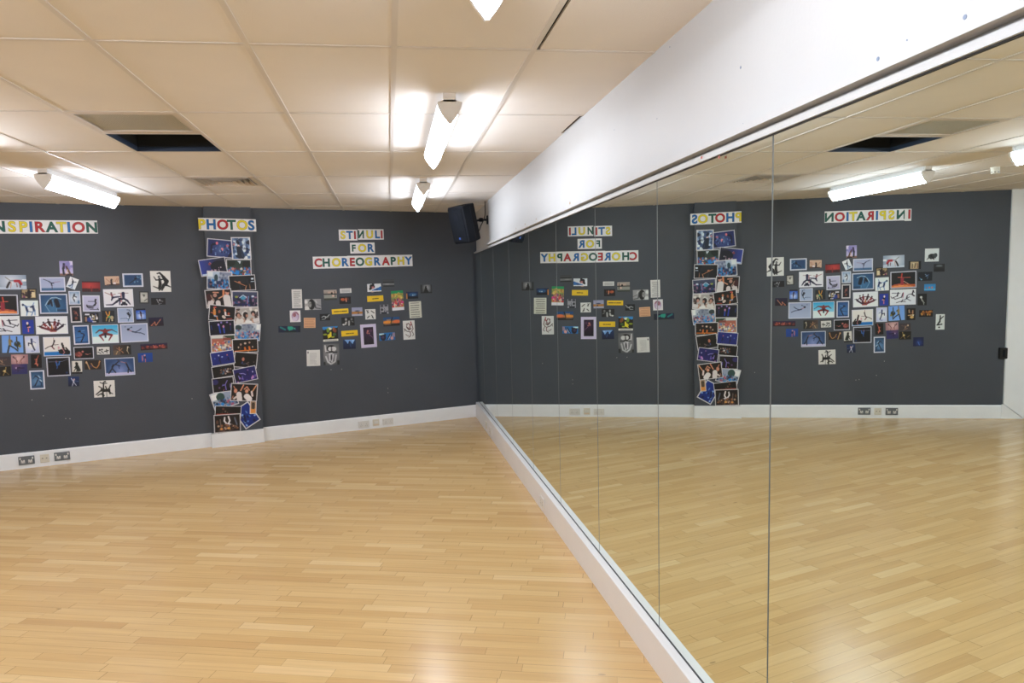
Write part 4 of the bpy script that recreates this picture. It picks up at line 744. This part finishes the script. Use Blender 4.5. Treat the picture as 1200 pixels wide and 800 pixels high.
 (((1093.1,363.2),(1077,363),(1077.2,371),(1093.1,371.2)), 0, 'g 1c1008 0c0804; n 26 .12 .05 .2 .95 .75 c88c40 e0b060 a06024 704018; r 100804 0 .85 1 1', 'small black picture of a row of golden dancers, seen only in the mirror', 'M'),
 (((1107,368),(1096.4,368),(1096.6,386),(1106.8,386.1)), 0, 'g ccd2d2 c8cece; l .1 14181a .5 .1 .5 .25; l .08 14181a .15 .15 .45 .3; l .12 101416 .5 .3 .55 .5; l .12 101416 .6 .5 .75 .65; l .1 14181a .3 .65 .85 .7; e 14181a .6 .85 .1 .05', 'tall white picture of a stacked black figure, farthest left of the cluster', 'M'),
 (((1082.4,395),(1070,394.9),(1070.2,405.6),(1082.4,405.5)), 0, 'g 0c1c50 0c1c48; l .07 2c58a8 .3 .5 .6 .5; l .08 3c68b8 .45 .5 .4 .85; v 1c3c80 0a1840 .45 .6 .5; l .08 4070c0 .55 .5 .4 .85', 'small deep navy picture, lowest at the far left, seen only in the mirror', 'M'),
]
for k, it in enumerate(INS):
    mirr = len(it) > 4 and it[4] == 'M'; bc = it[5] if len(it) > 5 else ('c9cddb' if it[1] else 'ffffff')
    cs = it[0]
    if mirr: cs = (cs[1], cs[0], cs[3], cs[2])       # listed as on the wall; picture() wants them as the mirror shows them
    picture(cs, it[1], it[2], it[3], G1, 0, 0, mirr, 'photo_print', 'photo', bc)

# ------------------------------------------------------------------ snapshots on the pillar, overlapping; later ones lie on top
G2 = 'snapshots stuck down the pillar'
CROWD = '2a6aa8 3a8ac8 c88878 7a3a44 1c2c50 d8c8c0 a04c58 305c80'
PIL = [
 (((243.5,278.5),(272.5,282.2),(274,303),(241.5,300)), 0, 'g 1c2c68 2c4478; v 4a6498 14225c .55 .55 .6; l .16 0c1230 .2 .3 .35 .22; l .14 0c1230 .15 .35 .14 .8; e d87080 .36 .2 .05 .09; e e08a90 .58 .55 .05 .1; l .16 0e1434 .85 .25 .9 .5; e c06070 .8 .3 .06 .1; n 26 .04 .1 .2 .9 .9 5a78b0 16225a 0c1438 7c98c8; l .14 0a1028 .95 .75 .85 1', 'snapshot of three figures under deep blue light, top left of the pillar'),
 (((270,278.5),(292.3,277),(295.5,305.5),(272.5,303)), 1, 'g 6c84a8 56709c; n 70 .07 0 0 1 1 c8d8ea 1c2438 3a5078 8ca8cc 101828 e0e8f0; e d8b8b8 .35 .4 .08 .08; l .24 1c2434 .35 .5 .4 .9; l .14 202c44 .5 .55 .62 .9; e c08890 .1 .3 .05 .07; r d8e4f0 .6 .05 .78 .6 .5; e 1c2c58 .85 .65 .1 .1', 'upright icy blue snapshot of a crowd, top right of the pillar'),
 (((264,302.5),(295,305),(294,322.5),(266.5,325)), 2, 'g 20302c 30403c; e 142018 .15 .15 .2 .25; e 101814 .85 .3 .2 .3; p c8d0d8 .45 .05 .6 .05 .55 .25; n 60 .07 .02 .5 .98 .95 1c7cc0 2a8ad0 c87c70 d09888 8a3c48 502c3c e0c8b0 30609c; e 1c86d0 .18 .78 .1 .12; e 1878c8 .42 .82 .08 .15; e 1c60b0 .86 .75 .06 .1', 'snapshot of a crowd in blue shirts under dark trees, right side of the pillar'),
 (((232.3,304.3),(263.5,301),(266.5,318.3),(236,326)), 3, 'g 20245c 14163c; h 2a3a94 0c0e20; l .05 c07078 .4 .2 .48 .35 .42 .5; e 7a3040 .38 .3 .05 .08; e 0a0c1c .7 .5 .3 .35; n 12 .04 .3 .6 .95 .95 c8a0b0 e8dce8 101430; l .14 a8c0e0 .05 .95 .9 .98; l .1 303038 .6 .05 .95 .12', 'indigo snapshot sticking out beyond the left edge of the pillar'),
 (((243,318.5),(273.5,317),(270.5,338.5),(241.8,339.5)), 4, 'g a8bcd0 8c9cb0; r d4dce4 0 0 .22 .3; r 7c86a0 .5 .0 1 .6; n 14 .06 .5 .05 1 .5 5c6680 9aa4b8; e 284048 .35 .35 .08 .2; n 80 .07 0 .5 1 1 1c6cb0 2a86cc 14284c 16345c 0c1830 304870 8a5060', 'snapshot of a blue shirted crowd in a street with tall pale buildings'),
 (((267.5,323.8),(298,320.8),(300.5,341),(269,340)), 5, 'g 08080c 0a0a0e; e 14181c .45 .3 .3 .25; l .06 c07c54 .2 .35 .38 .5 .6 .7; e a86848 .38 .45 .06 .08; l .06 c88c68 .65 .7 .6 .98; l .05 b07c5c .78 .6 .8 .95; l .12 16202c .38 .7 .42 .95; r c8d4e0 .86 .18 .97 .3; r a8b8c8 .84 .4 .98 .46; l .12 181c24 .7 .3 .74 .6', 'black snapshot of dancers with bare outstretched arms, right of the street crowd'),
 (((271.5,341),(302.5,341.3),(302,359.5),(272,360)), 3, 'g 3c4460 14182c; n 60 .07 0 .3 1 1 14184c 0c1030 2a4a80 8a6080 1c1c34; e 8c9c3c .15 .35 .06 .07; e 3c8cb0 .42 .42 .1 .12; l .08 a8c4dc .28 .4 .42 .22 .58 .4; l .06 a0607c .58 .3 .6 .8; e c8d0e4 .82 .3 .06 .07; l .18 101430 .72 .45 .75 .9; l .05 7aa0d8 .65 .3 .62 .7', 'dark blue snapshot of people in party hats'),
 (((239.5,340.3),(271,337.3),(272.5,358.5),(242,361.5)), 6, 'g 100c0c 140c0c; l .36 c4bcbc .12 .9 .2 .6; e 3c1414 .12 .4 .12 .22; e b08070 .36 .3 .08 .12; l .1 c88c70 .3 .12 .5 .15; l .3 c8c0c0 .45 .95 .45 .75; l .1 d09878 .5 .5 .68 .38; l .16 c87c50 .72 .05 .7 .35; l .46 ccc8c8 .82 .5 .84 .95; e c88c78 .86 .2 .08 .14; e 2c1410 .9 .08 .1 .1; l .1 8a6c5c .2 .3 .28 .6', 'snapshot of people in white vests with raised arms, left side of the pillar'),
 (((271.5,361.3),(302.5,358.5),(304.5,379.3),(274,380)), 7, 'g a09c98 b8b4b0; n 40 .09 0 0 1 1 c8c8c8 d4d0cc 3a2c2c 8c7468 a88878; e 1c1414 .18 .4 .1 .14; e b08070 .2 .45 .06 .12; l .3 d0ccc8 .15 .85 .3 .8; e 201818 .48 .45 .1 .2; e a87868 .53 .5 .05 .1; e 181214 .8 .35 .1 .14; e b8887c .79 .45 .06 .12; l .26 ccc8c8 .82 .85 .95 .8; l .1 b88c74 .72 .7 .76 .95; l .2 dcdcdc .5 .9 .65 .92', 'bright snapshot of smiling people in white T-shirts'),
 (((246.3,356),(276.5,359.7),(275,375.5),(243,376.5)), 8, 'g 0c080a 0a0808; l .2 c07c38 .18 .35 .2 .6; l .1 d08858 .15 .15 .2 .3; e b04040 .2 .12 .06 .06; l .14 9aa0b8 .2 .72 .3 .75; l .1 c87840 .3 .8 .34 .98; e 8a4c38 .38 .4 .05 .12; e c07858 .6 .28 .05 .1; l .16 d8d0cc .62 .42 .64 .6; l .2 c8b8b0 .55 .72 .6 .78; l .07 d8d0d0 .66 .62 .8 .62; e a84c34 .76 .5 .05 .1; l .08 b04038 .7 .88 .9 .82; l .08 c06448 .06 .5 .14 .55', 'black snapshot of costumed figures in orange and white, one at a chair'),
 (((275,377.5),(306,379),(304,400),(274,396.5)), 5, 'g c0c8d0 5a6c84; e 26383c .12 .3 .14 .16; r 7c8698 .25 .0 .7 .45; n 14 .05 .25 .02 .8 .45 5c667c 98a2b0; r dce2e8 .85 0 1 .35; n 80 .06 .02 .45 .98 1 1c6cb4 2a80c8 b87c80 703c54 1c2c4c 5090c8 c8a8a8', 'snapshot of a blue shirted crowd by a grey tower block, sticking out at the right'),
 (((244,376.5),(274.8,374.2),(275.2,392),(246,393.5)), 9, 'g 080a1c 060818; l .14 20389c .38 .3 .42 .85; l .14 24409c .56 .4 .58 .85; e a890c8 .36 .25 .04 .09; e c07ca0 .56 .4 .04 .1; e 7c70b8 .48 .1 .04 .08; l .08 1c2c6c .06 .3 .08 .6; e 905c88 .85 .25 .03 .08; l .08 1a2860 .85 .4 .85 .7; e 8a78b8 .72 .1 .04 .06', 'navy snapshot of singers lit blue on a dark stage'),
 (((246.3,393.5),(276.5,391),(275,411),(247.8,413.5)), 7, 'g 98908c 8c6458; r c8ccc8 0 0 .5 .15; p 283c2c .5 .0 1 0 1 .3 .85 .3; r a05c4c .02 .2 .55 .55; r 7c4038 .5 .15 .85 .3; n 90 .06 0 .4 1 1 c8d0d8 c04c4c 3c6ca8 5c3c40 d8c8a0 486090 a88c80 d09840', 'snapshot of a colourful crowd outside a brick building'),
 (((271.3,398.5),(301.3,395.5),(303,415),(273,411)), 8, 'g 100a08 140c08; l .1 d87828 .05 .9 .95 .85; l .18 c06424 .48 .65 .5 .85; l .18 c86828 .66 .6 .68 .85; e c8b0a0 .5 .3 .05 .08; e a8887c .32 .38 .04 .09; l .12 4a2c24 .32 .5 .3 .75; e b08c80 .68 .25 .04 .08; l .06 e89c38 .6 .85 .62 .98; e a89088 .8 .6 .03 .08; e b8a090 .22 .6 .03 .08', 'dark snapshot of actors over an orange lit stage floor'),
 (((274.5,411),(302.5,414.3),(300,431.5),(274,430)), 9, 'g 080606 0a0808; e b06c58 .38 .45 .06 .14; l .12 303c70 .36 .65 .34 .75; l .12 5c4c4c .55 .75 .64 .65; l .1 28304c .5 .75 .4 .8; e 4a3c40 .88 .6 .03 .06; l .07 6c5450 .62 .8 .66 .88', 'black snapshot of two crouching figures, dimly lit'),
 (((245.5,413.5),(273.8,409.2),(275,424.5),(248.8,430)), 10, 'g 162474 121e68; l .09 0a1030 .35 .45 .38 .9; l .07 0c1238 .38 .55 .3 .7; e c8c8e0 .34 .25 .03 .06; e 8ca0d8 .48 .4 .04 .05; e b05c60 .72 .3 .03 .06; l .1 0a1030 .74 .5 .76 .75; l .05 0c1438 .7 .6 .62 .75; e 3c58b0 .15 .45 .03 .06', 'plain royal blue snapshot with two small dark figures, left side of the pillar'),
 (((247.2,431),(274,424.8),(276,440.5),(249.8,443)), 11, 'g 0e0a08 0c0a0a; n 30 .06 .35 .3 .85 .75 8a6c60 5c3c34 a89088 3c5c78 702c30 284058; e d0ccc8 .66 .55 .05 .08', 'dark brown snapshot of a tiny distant group, left side of the pillar'),
 (((247.5,443.7),(273,440.5),(275,458),(250,460)), 12, 'g 0c0a14 0a0810; e 28245c .12 .25 .16 .2; l .07 8478c8 .5 .55 .6 .5 .72 .2; l .09 7868b8 .6 .5 .62 .9; l .08 8070c8 .85 .5 .84 .75; e 5c3c70 .3 .7 .05 .08; l .06 a04c6c .48 .95 .52 .85; l .06 6c5cac .5 .45 .44 .6', 'black snapshot of a lilac lit dancer with a raised arm'),
 (((272.5,433.5),(299,427),(302,443.8),(275.7,449.5)), 13, 'g 141a58 241c60; e 0a0a20 .15 .6 .15 .35; l .06 a89ce0 .25 .35 .42 .4 .5 .5; l .07 8c84d0 .18 .5 .2 .75; l .06 7a70c0 .34 .6 .36 .85; n 16 .05 .05 .7 .95 .98 8c6cc8 c07cb0 4a3c98 a8a0e8; e b0a8e8 .85 .4 .03 .06; l .12 1a1440 .6 .3 .62 .55; e 8c5c9c .65 .2 .03 .05', 'violet snapshot of dancers on a bright purple floor, tilted to the right'),
 (((244.8,461.5),(272,454),(282,473),(251.5,481)), 11, 'g b8c4cc 6c7c94; r dfe4e8 0 .05 .3 .4; e 2c4844 .38 .3 .18 .25; r 8c98b0 .55 0 1 .5; n 80 .06 .02 .5 1 .98 1c70b8 3c88c8 2c3c5c a04c6c c06070 5c6c88 1c2c40 a8b0c0; e 1c80cc .36 .75 .06 .1; e 2c70b0 .13 .8 .07 .1', 'snapshot of a street crowd, tilted, partly under the picture of two raised arms'),
 (((273,481),(290.5,469.5),(305,490.8),(287.8,503.5)), 13, 'g 0c2c80 0a2470; n 14 .05 .1 .1 .95 .95 5c88d0 3c68b8 06123c 8cb0e8; l .14 081440 .35 .45 .2 .7', 'royal blue snapshot turned on its corner, bottom right of the pillar'),
 (((292.5,467),(300.4,467),(300.2,484.5),(292.7,484.6)), 14, 'g c8a078 d8904c; r 8c7864 .1 .15 .9 .68; e 30261c .5 .35 .3 .12; l .25 4a3c30 .5 .4 .5 .6; r d88c40 0 .7 1 1', 'narrow upright orange and brown snapshot overlapping the royal blue one'),
 (((271,449),(302.2,449),(300.6,470),(269,469.3)), 15, 'g 140c0a 1a0e0c; l .1 d89070 .46 .05 .36 .4; l .34 d4cccc .3 .62 .34 .95; e c88870 .16 .42 .07 .14; l .08 c07c60 .08 .15 .14 .3; e d09478 .6 .42 .07 .12; l .38 dcd6d6 .62 .75 .72 .9; l .1 d8986c .97 .05 .84 .4; l .1 c8886c .5 .3 .6 .15 .7 .35; l .16 ccc0bc .12 .9 .2 .8; l .16 d8c8c4 .8 .45 .84 .7; l .06 c08068 .08 .75 .04 .9; e 1a100e .95 .6 .06 .2', 'snapshot of two people in white vests with raised arms, right side near the foot'),
 (((252.5,473.5),(282.8,477),(282,488),(250.8,492)), 14, 'g 080606 100806; e 5a3028 .3 .22 .05 .1; n 8 .04 .2 .3 .5 .6 a8948c 3c2420 6c4438; l .1 b03c20 .05 .7 .95 .62', 'dark strip-like snapshot with a red glow, just above the lowest one'),
 (((250.5,486.8),(281.7,483),(281.8,505.0),(250.5,507.3)), 16, 'g 140e0e 1c1414; l .12 dcd8dc .4 .15 .38 .35 .46 .5; l .12 e0dce0 .55 .1 .6 .35 .55 .5; l .1 d8d0d8 .45 .5 .68 .6; l .08 6c5c58 .22 .25 .24 .7; n 30 .06 .05 .6 .95 .95 4c3430 8c5c40 2a1c1c b89880; e d89c58 .55 .8 .07 .07; e d08c4c .26 .82 .06 .07; l .12 5c6070 .8 .2 .88 .6; e 5c3c30 .1 .4 .05 .12', 'lowest snapshot on the pillar, of white clothed dancers on a dark stage'),
]
for it in PIL:
    picture(it[0], .045, it[2], it[3], G2, PO, it[1], False, 'snapshot', 'photo', 'cfced2')

# ------------------------------------------------------------------ the stimuli cluster
G3 = 'pictures in the STIMULI FOR CHOREOGRAPHY cluster'
STM = [
 (((341.7,339),(353.7,338.8),(354.2,360.8),(342.3,361.2)), 0, 'g cfcfcd cbcbca; t 5c5c60 11 .18 .12 .85 .92 .012', 'tall white page of typed text, highest at the left of the stimuli cluster', 'text_page', 'page'),
 (((339.5,363.8),(352,363.5),(352.2,377),(340,377.5)), 0, 'g d8d6da d4d2d6; e a48ca8 .52 .5 .36 .42; e b8a8c4 .5 .55 .27 .3; l .1 8c5058 .4 .25 .62 .2 .78 .35; e 9c6470 .42 .38 .16 .18; e c8bcd0 .45 .75 .25 .16; l .05 6c3c4c .38 .32 .5 .3 .55 .42 .42 .5', 'white picture of a purple spiral shell'),
 (((357,350.5),(376,350),(376.5,362.5),(357,363.3)), 0, 'h a0a0a0 8c8c90; e 141414 .42 .5 .2 .48; e 8a8a8a .32 .5 .1 .28; e d0d0d0 .08 .25 .1 .18; e c8c8c8 .12 .85 .14 .2; l .14 303034 .6 .3 .66 .8; l .1 c0c0c4 .66 .15 .74 .35; l .06 505054 .75 .5 .98 .65; l .1 3c3c40 .7 .85 .95 .9; l .05 404040 .3 .45 .4 .42', 'grey picture of a dark haired face in close-up'),
 (((379.2,340),(394.6,339.2),(394.7,351),(379.8,351.8)), 0, 'g a89c94 4c504c; r c8a898 .3 .15 1 .35 .6; r 8a8c86 0 .5 1 .8; l .1 14100e .0 .42 1 .42; e 14100e .62 .35 .07 .12; l .09 14100e .86 .15 .87 .7; r 30342c 0 .86 1 1; e d8b0a0 .72 .6 .1 .08', 'small picture of figures silhouetted over calm water at dusk'),
 (((398,338),(411.7,337.7),(411.8,343),(398.7,343.4)), 0, 'g d0d0d0 cccccc; t 6c6c70 3 .12 .3 .88 .75 .05', 'small white caption slip above the fiery picture', 'caption_slip', 'paper slip'),
 (((397.5,347.7),(411,347.2),(411.2,355.7),(398,356)), 0, 'g 180c0a 120a0a; e b0502c .3 .4 .18 .2; e c8683c .2 .35 .06 .1; e d88058 .58 .4 .06 .25; l .08 a04830 .75 .2 .78 .5; e c88c80 .6 .65 .05 .1; e 1c2438 .8 .75 .1 .1', 'tiny dark picture glowing orange like fire'),
 (((388.7,362.5),(408,361),(408.5,367),(389,368.3)), 0, 'g e0bc1e dab418; r 3c3408 .12 .42 .42 .6; r 3c3408 .45 .42 .55 .6; r 3c3408 .58 .4 .92 .6', 'yellow caption strip left of the small desert picture', 'caption_slip', 'paper slip'),
 (((430,347),(449,345.8),(449.3,352.3),(430.5,353.9)), 0, 'g e0bc1e dab418; r 4a4010 .32 .45 .42 .6; r 4a4010 .45 .42 .70 .58', 'yellow caption strip below the blue and white picture', 'caption_slip', 'paper slip'),
 (((430,332.8),(446.3,332),(447,342.5),(430.8,342.9)), 0, 'g ccd2da d8dce2; p 141014 .2 .05 .52 0 .55 .45 .12 .75; r b07078 .32 .3 .5 .55; p 2468b0 .35 .7 1 .3 1 .75 .3 .8; p 1c4070 .4 .72 .8 .6 .7 .78; r 28282c .0 .9 1 1; e d0b0a0 .35 .9 .1 .06', 'small picture of a black and red shape over a blue slope'),
 (((448.3,327.5),(461.8,327),(462,335.5),(448.5,335.8)), 0, 'g 3c3e42 58595c; r 141518 .02 .33 1 .48; r 6c6e72 0 .52 1 .8; r 1c1c20 .03 .84 1 1; e 88898c .4 .66 .2 .08', 'small dim grey seascape, highest of the stimuli pictures'),
 (((412,360.2),(424.5,360),(424.8,369.8),(412.5,370.2)), 0, 'g 8c90b0 a4a6bc; r a8702c 0 .5 1 .78; e 3c4460 .52 .42 .22 .08; e 4a3010 .62 .68 .08 .08; r a0a0b4 0 .78 1 1', 'tiny picture of a dark ridge over orange desert sand'),
 (((427.7,362.5),(440,361.8),(440.2,373.8),(428.2,374.3)), 0, 'g d4d4d2 d0d0ce; l .1 101010 .16 .12 .32 .35; l .1 141414 .6 .18 .85 .38; l .1 101010 .2 .85 .38 .68; l .1 101010 .62 .6 .78 .9; l .05 202020 .3 .1 .2 .4; l .05 202020 .66 .85 .66 .6', 'white picture of four small black figures in its corners'),
 (((445.2,357),(455,356.5),(455.2,367.3),(445.8,367.8)), 0, 'g 8c8c96 9a9aa4; r 1c1e2c .1 .8 .8 1; n 14 .06 .05 .3 .95 .8 50525c b4b4bc 7a7c88; r 3a3c46 .05 .02 .4 .25; r 2c2e38 .55 .02 .9 .2; e 16181c .22 .55 .12 .14', 'tiny lilac grey city picture, under the gap beside the second yellow strip'),
 (((458,341.2),(472.2,340),(473.5,362.8),(459.8,364)), 0, 'g b0903c a08048; r 1c8c54 0 0 1 .14; n 40 .05 .05 .15 .95 .5 c0a048 8c7c3c d8c070 7a8c48 a06c38; n 50 .05 .02 .45 .98 .8 b02c3c c83c50 6c2c3c 8c6c58 e0c0b0 a83c78 404c5c; e c02030 .1 .8 .1 .05; r d4d4dc 0 .84 1 1; e c83088 .88 .6 .1 .05', 'tall ornate green, gold and red picture with a blank white foot'),
 (((476,342),(490,341.5),(490,349.3),(476.3,350.5)), 0, 'g 0c2450 081428; e 1c5080 .55 .4 .35 .25; e d8e4f0 .55 .48 .05 .07; e a8c0d8 .7 .46 .04 .06; r 060a14 .08 .72 1 1; r d08030 0 .22 .09 1; r 141824 0 0 .06 .22', 'tiny navy picture with an orange band down its left edge'),
 (((492.5,333.8),(506,333.3),(506.5,343.3),(492.8,343.5)), 0, 'g 6c6c72 5c5c60; v a8a8ac 3c3e42 .55 .35 .7; p 0e0e10 .42 .1 .5 .1 .6 .55 .75 1 .22 1 .35 .55; r 2a2c30 0 0 .16 1; r 303236 .88 0 1 1; r 18181a 0 .88 1 1', 'small misty grey picture of a dark pyramid shape, farthest right'),
 (((478.8,353.5),(493.4,352.7),(494.2,371.8),(480.3,373)), 0, 'g cacabe c6c6b8; t 2c2c28 7 .12 .1 .85 .92 .018', 'cream page of spaced handwritten lines, right side of the cluster', 'text_page', 'page'),
 (((326.2,382),(352,381.8),(352,389),(326.3,389.7)), 0, 'g 081838 061430; l .3 0c6c70 .1 .2 .3 .55; l .3 108078 .45 .15 .5 .6; e 14907c .55 .35 .14 .3; l .14 0c5c60 .7 .3 .78 .55; e 30a08c .74 .4 .03 .12; r 0c2418 .3 .85 .8 1; r 081424 .9 0 1 1', 'long narrow teal picture of northern lights, leftmost of the stimuli cluster'),
 (((356,372.3),(369.6,372.2),(369.8,384),(356,384)), 0, 'g cda07c c89a76; t 7a4c38 5 .08 .15 .92 .88 .02', 'small peach page of ruled lines, right of the shell', 'text_page', 'page'),
 (((374.2,367.8),(386.8,367.3),(386.5,375),(375.2,375.8)), 0, 'g 14181c 101418; l .14 b8bcc0 .2 .5 .4 .35 .6 .45; l .12 c8ccd0 .5 .6 .75 .45 .95 .15; l .1 a8acb0 .2 .8 .5 .8 .6 .6; e 202428 .4 .55 .1 .1; l .06 98a0a4 .7 .6 .9 .5', 'tiny black picture of pale twisting hands'),
 (((400,372),(415,371.3),(415.8,381.2),(400.3,381.8)), 0, 'g 1c1c1e 242426; e 9c9c9c .35 .25 .08 .16; l .24 b0b0b0 .3 .8 .35 .6; l .24 a0a0a0 .58 .5 .56 .9; e 6c6c6c .78 .25 .08 .15; l .1 808080 .8 .5 .9 .6; e c8c8c8 .15 .85 .1 .1; r 101012 .8 .65 1 1', 'small grey picture of two pale people against black'),
 (((377.7,383),(395.7,382),(396.3,399),(379,400.4)), 0, 'g 18140c 141008; p 2878b8 0 0 1 0 1 .08 .1 .2 0 .18; e e0e0c8 .45 .15 .16 .09; e 6c8c20 .35 .25 .1 .16; e 8c5028 .74 .2 .08 .16; e 7a4024 .82 .3 .1 .14; e c8b820 .42 .62 .13 .13; p d8c828 .5 .35 .56 .38 .55 .7 .3 .8; e 8c9c28 .15 .52 .14 .06; e 3c5c30 .76 .55 .12 .1; e a8b030 .65 .72 .12 .05; r d4d4cc 0 .86 1 1; t 404040 1 .1 .93 .9 .93 .015', 'picture of yellow and green garden shapes under blue sky, with a white caption foot'),
 (((399.8,388),(419,386.3),(419.3,392.9),(400.2,394.3)), 0, 'g e0bc1e dab418; r 3c3408 .28 .48 .5 .62; r 3c3408 .53 .46 .60 .6; r 3c3408 .63 .45 .76 .6', 'yellow caption strip left of the lavender framed picture', 'caption_slip', 'paper slip'),
 (((402,398.2),(416.7,397.5),(416.9,408.7),(402.3,409)), 0, 'g 14305c 0a1430; p 6c98d0 .1 0 .95 0 .8 .3 .75 .5 .65 .3 .5 .1 .38 .45 .3 .3; l .04 2c5490 .55 .2 .56 .7; l .04 284c84 .7 .4 .62 .8; e a8c8e8 .8 .12 .06 .06; p 0c1834 .42 .25 .5 .12 .56 .45', 'small dark blue picture like light falling through icicles'),
 (((422,380.3),(440.5,379.2),(441.7,406),(423.3,408)), .13, 'g 1c0c20 140818; v 34183c 120818 .5 .3 .6; e b87068 .45 .22 .1 .06; e a05c58 .38 .32 .08 .07; e b06c60 .56 .36 .07 .04; l .04 7a4c74 .6 .45 .9 .6; e 4a2848 .75 .2 .14 .08; l .12 240c24 .4 .5 .35 .8; l .03 5c3c60 .85 .6 .95 .72', 'dark purple portrait picture in a broad lavender border', 'photo_print', 'photo', 'c4bcd6'),
 (((449,371.8),(468,371),(468.7,381),(449.5,382.7)), 0, 'g 1c3c68 d07830; r 1c4878 0 0 1 .3; r 8c7868 .2 .22 .5 .4; e d88830 .25 .55 .3 .16; e d06838 .8 .52 .24 .18; r 1c1410 0 .72 1 1; r 6c5850 .05 .75 .45 .86; l .13 10100e .56 .05 .5 .35 .46 .65; l .1 141210 .48 .3 .56 .1', 'picture of a tall dark shape before an orange sunset'),
 (((444,390.5),(462.8,389),(463,398),(445,399.2)), 0, 'g 1868a8 1460a0; r b8d8e0 0 .05 .3 .25; e 141020 .25 .6 .17 .4; e 3c2c50 .22 .55 .09 .2; e 101018 .1 .35 .06 .1; e 0c0c14 .38 .25 .05 .1; l .14 201018 .5 .9 .68 .2; l .08 d0c8d0 .55 .9 .72 .4; l .12 2c1420 .72 .7 .8 .2; r 8c7c90 .85 .05 1 .6; e c88c88 .8 .75 .1 .22; l .05 d0b0b0 .85 .3 .75 .95', 'small picture of a dark cub-like head on blue beside red and white stripes'),
 (((471.6,376),(486,375),(486.3,397.3),(473.2,398)), 0, 'g d2d2d0 cecdcc; l .055 5a3434 .3 .18 .5 .15 .62 .3 .55 .45 .35 .35; l .05 3a2c2c .35 .2 .3 .35 .5 .5 .7 .42; l .07 8c2028 .68 .08 .72 .2 .62 .25; l .05 4a3030 .75 .2 .85 .45 .7 .58; l .05 3c3030 .1 .42 .3 .55 .55 .6; l .05 5a3838 .6 .6 .62 .8 .45 .88; l .04 3c2c2c .78 .6 .88 .75 .78 .82; l .03 604040 .5 .32 .6 .42; l .035 50302c .22 .72 .35 .8 .45 .78; l .04 4a3434 .15 .45 .12 .55', 'white page with a curling dark red and brown ink drawing'),
 (((359,410),(375,409.8),(375.2,428.3),(359.8,429)), 0, 'g d0d0ce ccccca; r 30303a .07 .1 .14 .2; t 8c8c90 12 .25 .2 .75 .85 .008; t 8c8c90 1 .55 .9 .85 .9 .008', 'white typed page at the foot of the stimuli cluster', 'text_page', 'page'),
 (((378.3,403),(397.3,402.5),(397.8,427),(379.5,427.8)), 0, 'g 70727a 1c1e20; v 8c8c90 3c3e42 .4 .4 .8; l .09 c0c0c4 .12 .08 .16 .35 .3 .38; e 141416 .5 .22 .28 .16; e c8c8ca .42 .24 .12 .1; e c4c4c6 .66 .24 .16 .11; e 5c5c60 .52 .26 .05 .08; l .07 161618 .2 .4 .5 .42 .85 .4; l .1 bcbcc0 .16 .6 .28 .85 .45 .95; l .09 c4c4c8 .4 .5 .4 .8; l .1 b8b8bc .62 .5 .52 .85; l .1 acacb0 .8 .55 .72 .85 .5 .95; e 303034 .5 .65 .05 .12; r 1c2022 .86 .8 1 1; r 24282a 0 .85 .12 1; l .06 d0d0d4 .35 .47 .55 .45', 'grey picture of intertwined pale shapes, beside the lowest typed page'),
]
for it in STM:
    nm = it[3+1] if len(it) > 4 else 'photo_print'; ct = it[5] if len(it) > 5 else 'photo'; bc = it[6] if len(it) > 6 else 'd0d0d4'
    picture(it[0], it[1], it[2], it[3], G3, 0, 0, False, nm, ct, bc)

# ------------------------------------------------------------------ camera, world, view
cam = bpy.data.objects.new('camera', bpy.data.cameras.new('camera')); COL.objects.link(cam)
cam.data.sensor_width = 36; cam.data.lens = FPX/1200*36
cam.data.shift_x = (600-CX)/1200; cam.data.shift_y = (CY-400)/1200
cam.data.clip_start = .05
B = -FW
cam.matrix_world = Matrix(((RT[0], UP[0], B[0], CAM[0]), (RT[1], UP[1], B[1], CAM[1]), (RT[2], UP[2], B[2], CAM[2]), (0, 0, 0, 1)))
S.camera = cam
w = bpy.data.worlds.new('room_dark'); S.world = w; w.use_nodes = True
w.node_tree.nodes['Background'].inputs['Color'].default_value = (.01, .01, .01, 1)
S.view_settings.view_transform = 'Standard'; S.view_settings.look = 'None'
S.view_settings.gamma = 1; S.view_settings.use_curve_mapping = False
S.view_settings.exposure = 0.36
S.cycles.max_bounces = 12; S.cycles.diffuse_bounces = 6; S.cycles.glossy_bounces = 6
S.cycles.sample_clamp_indirect = 6.0
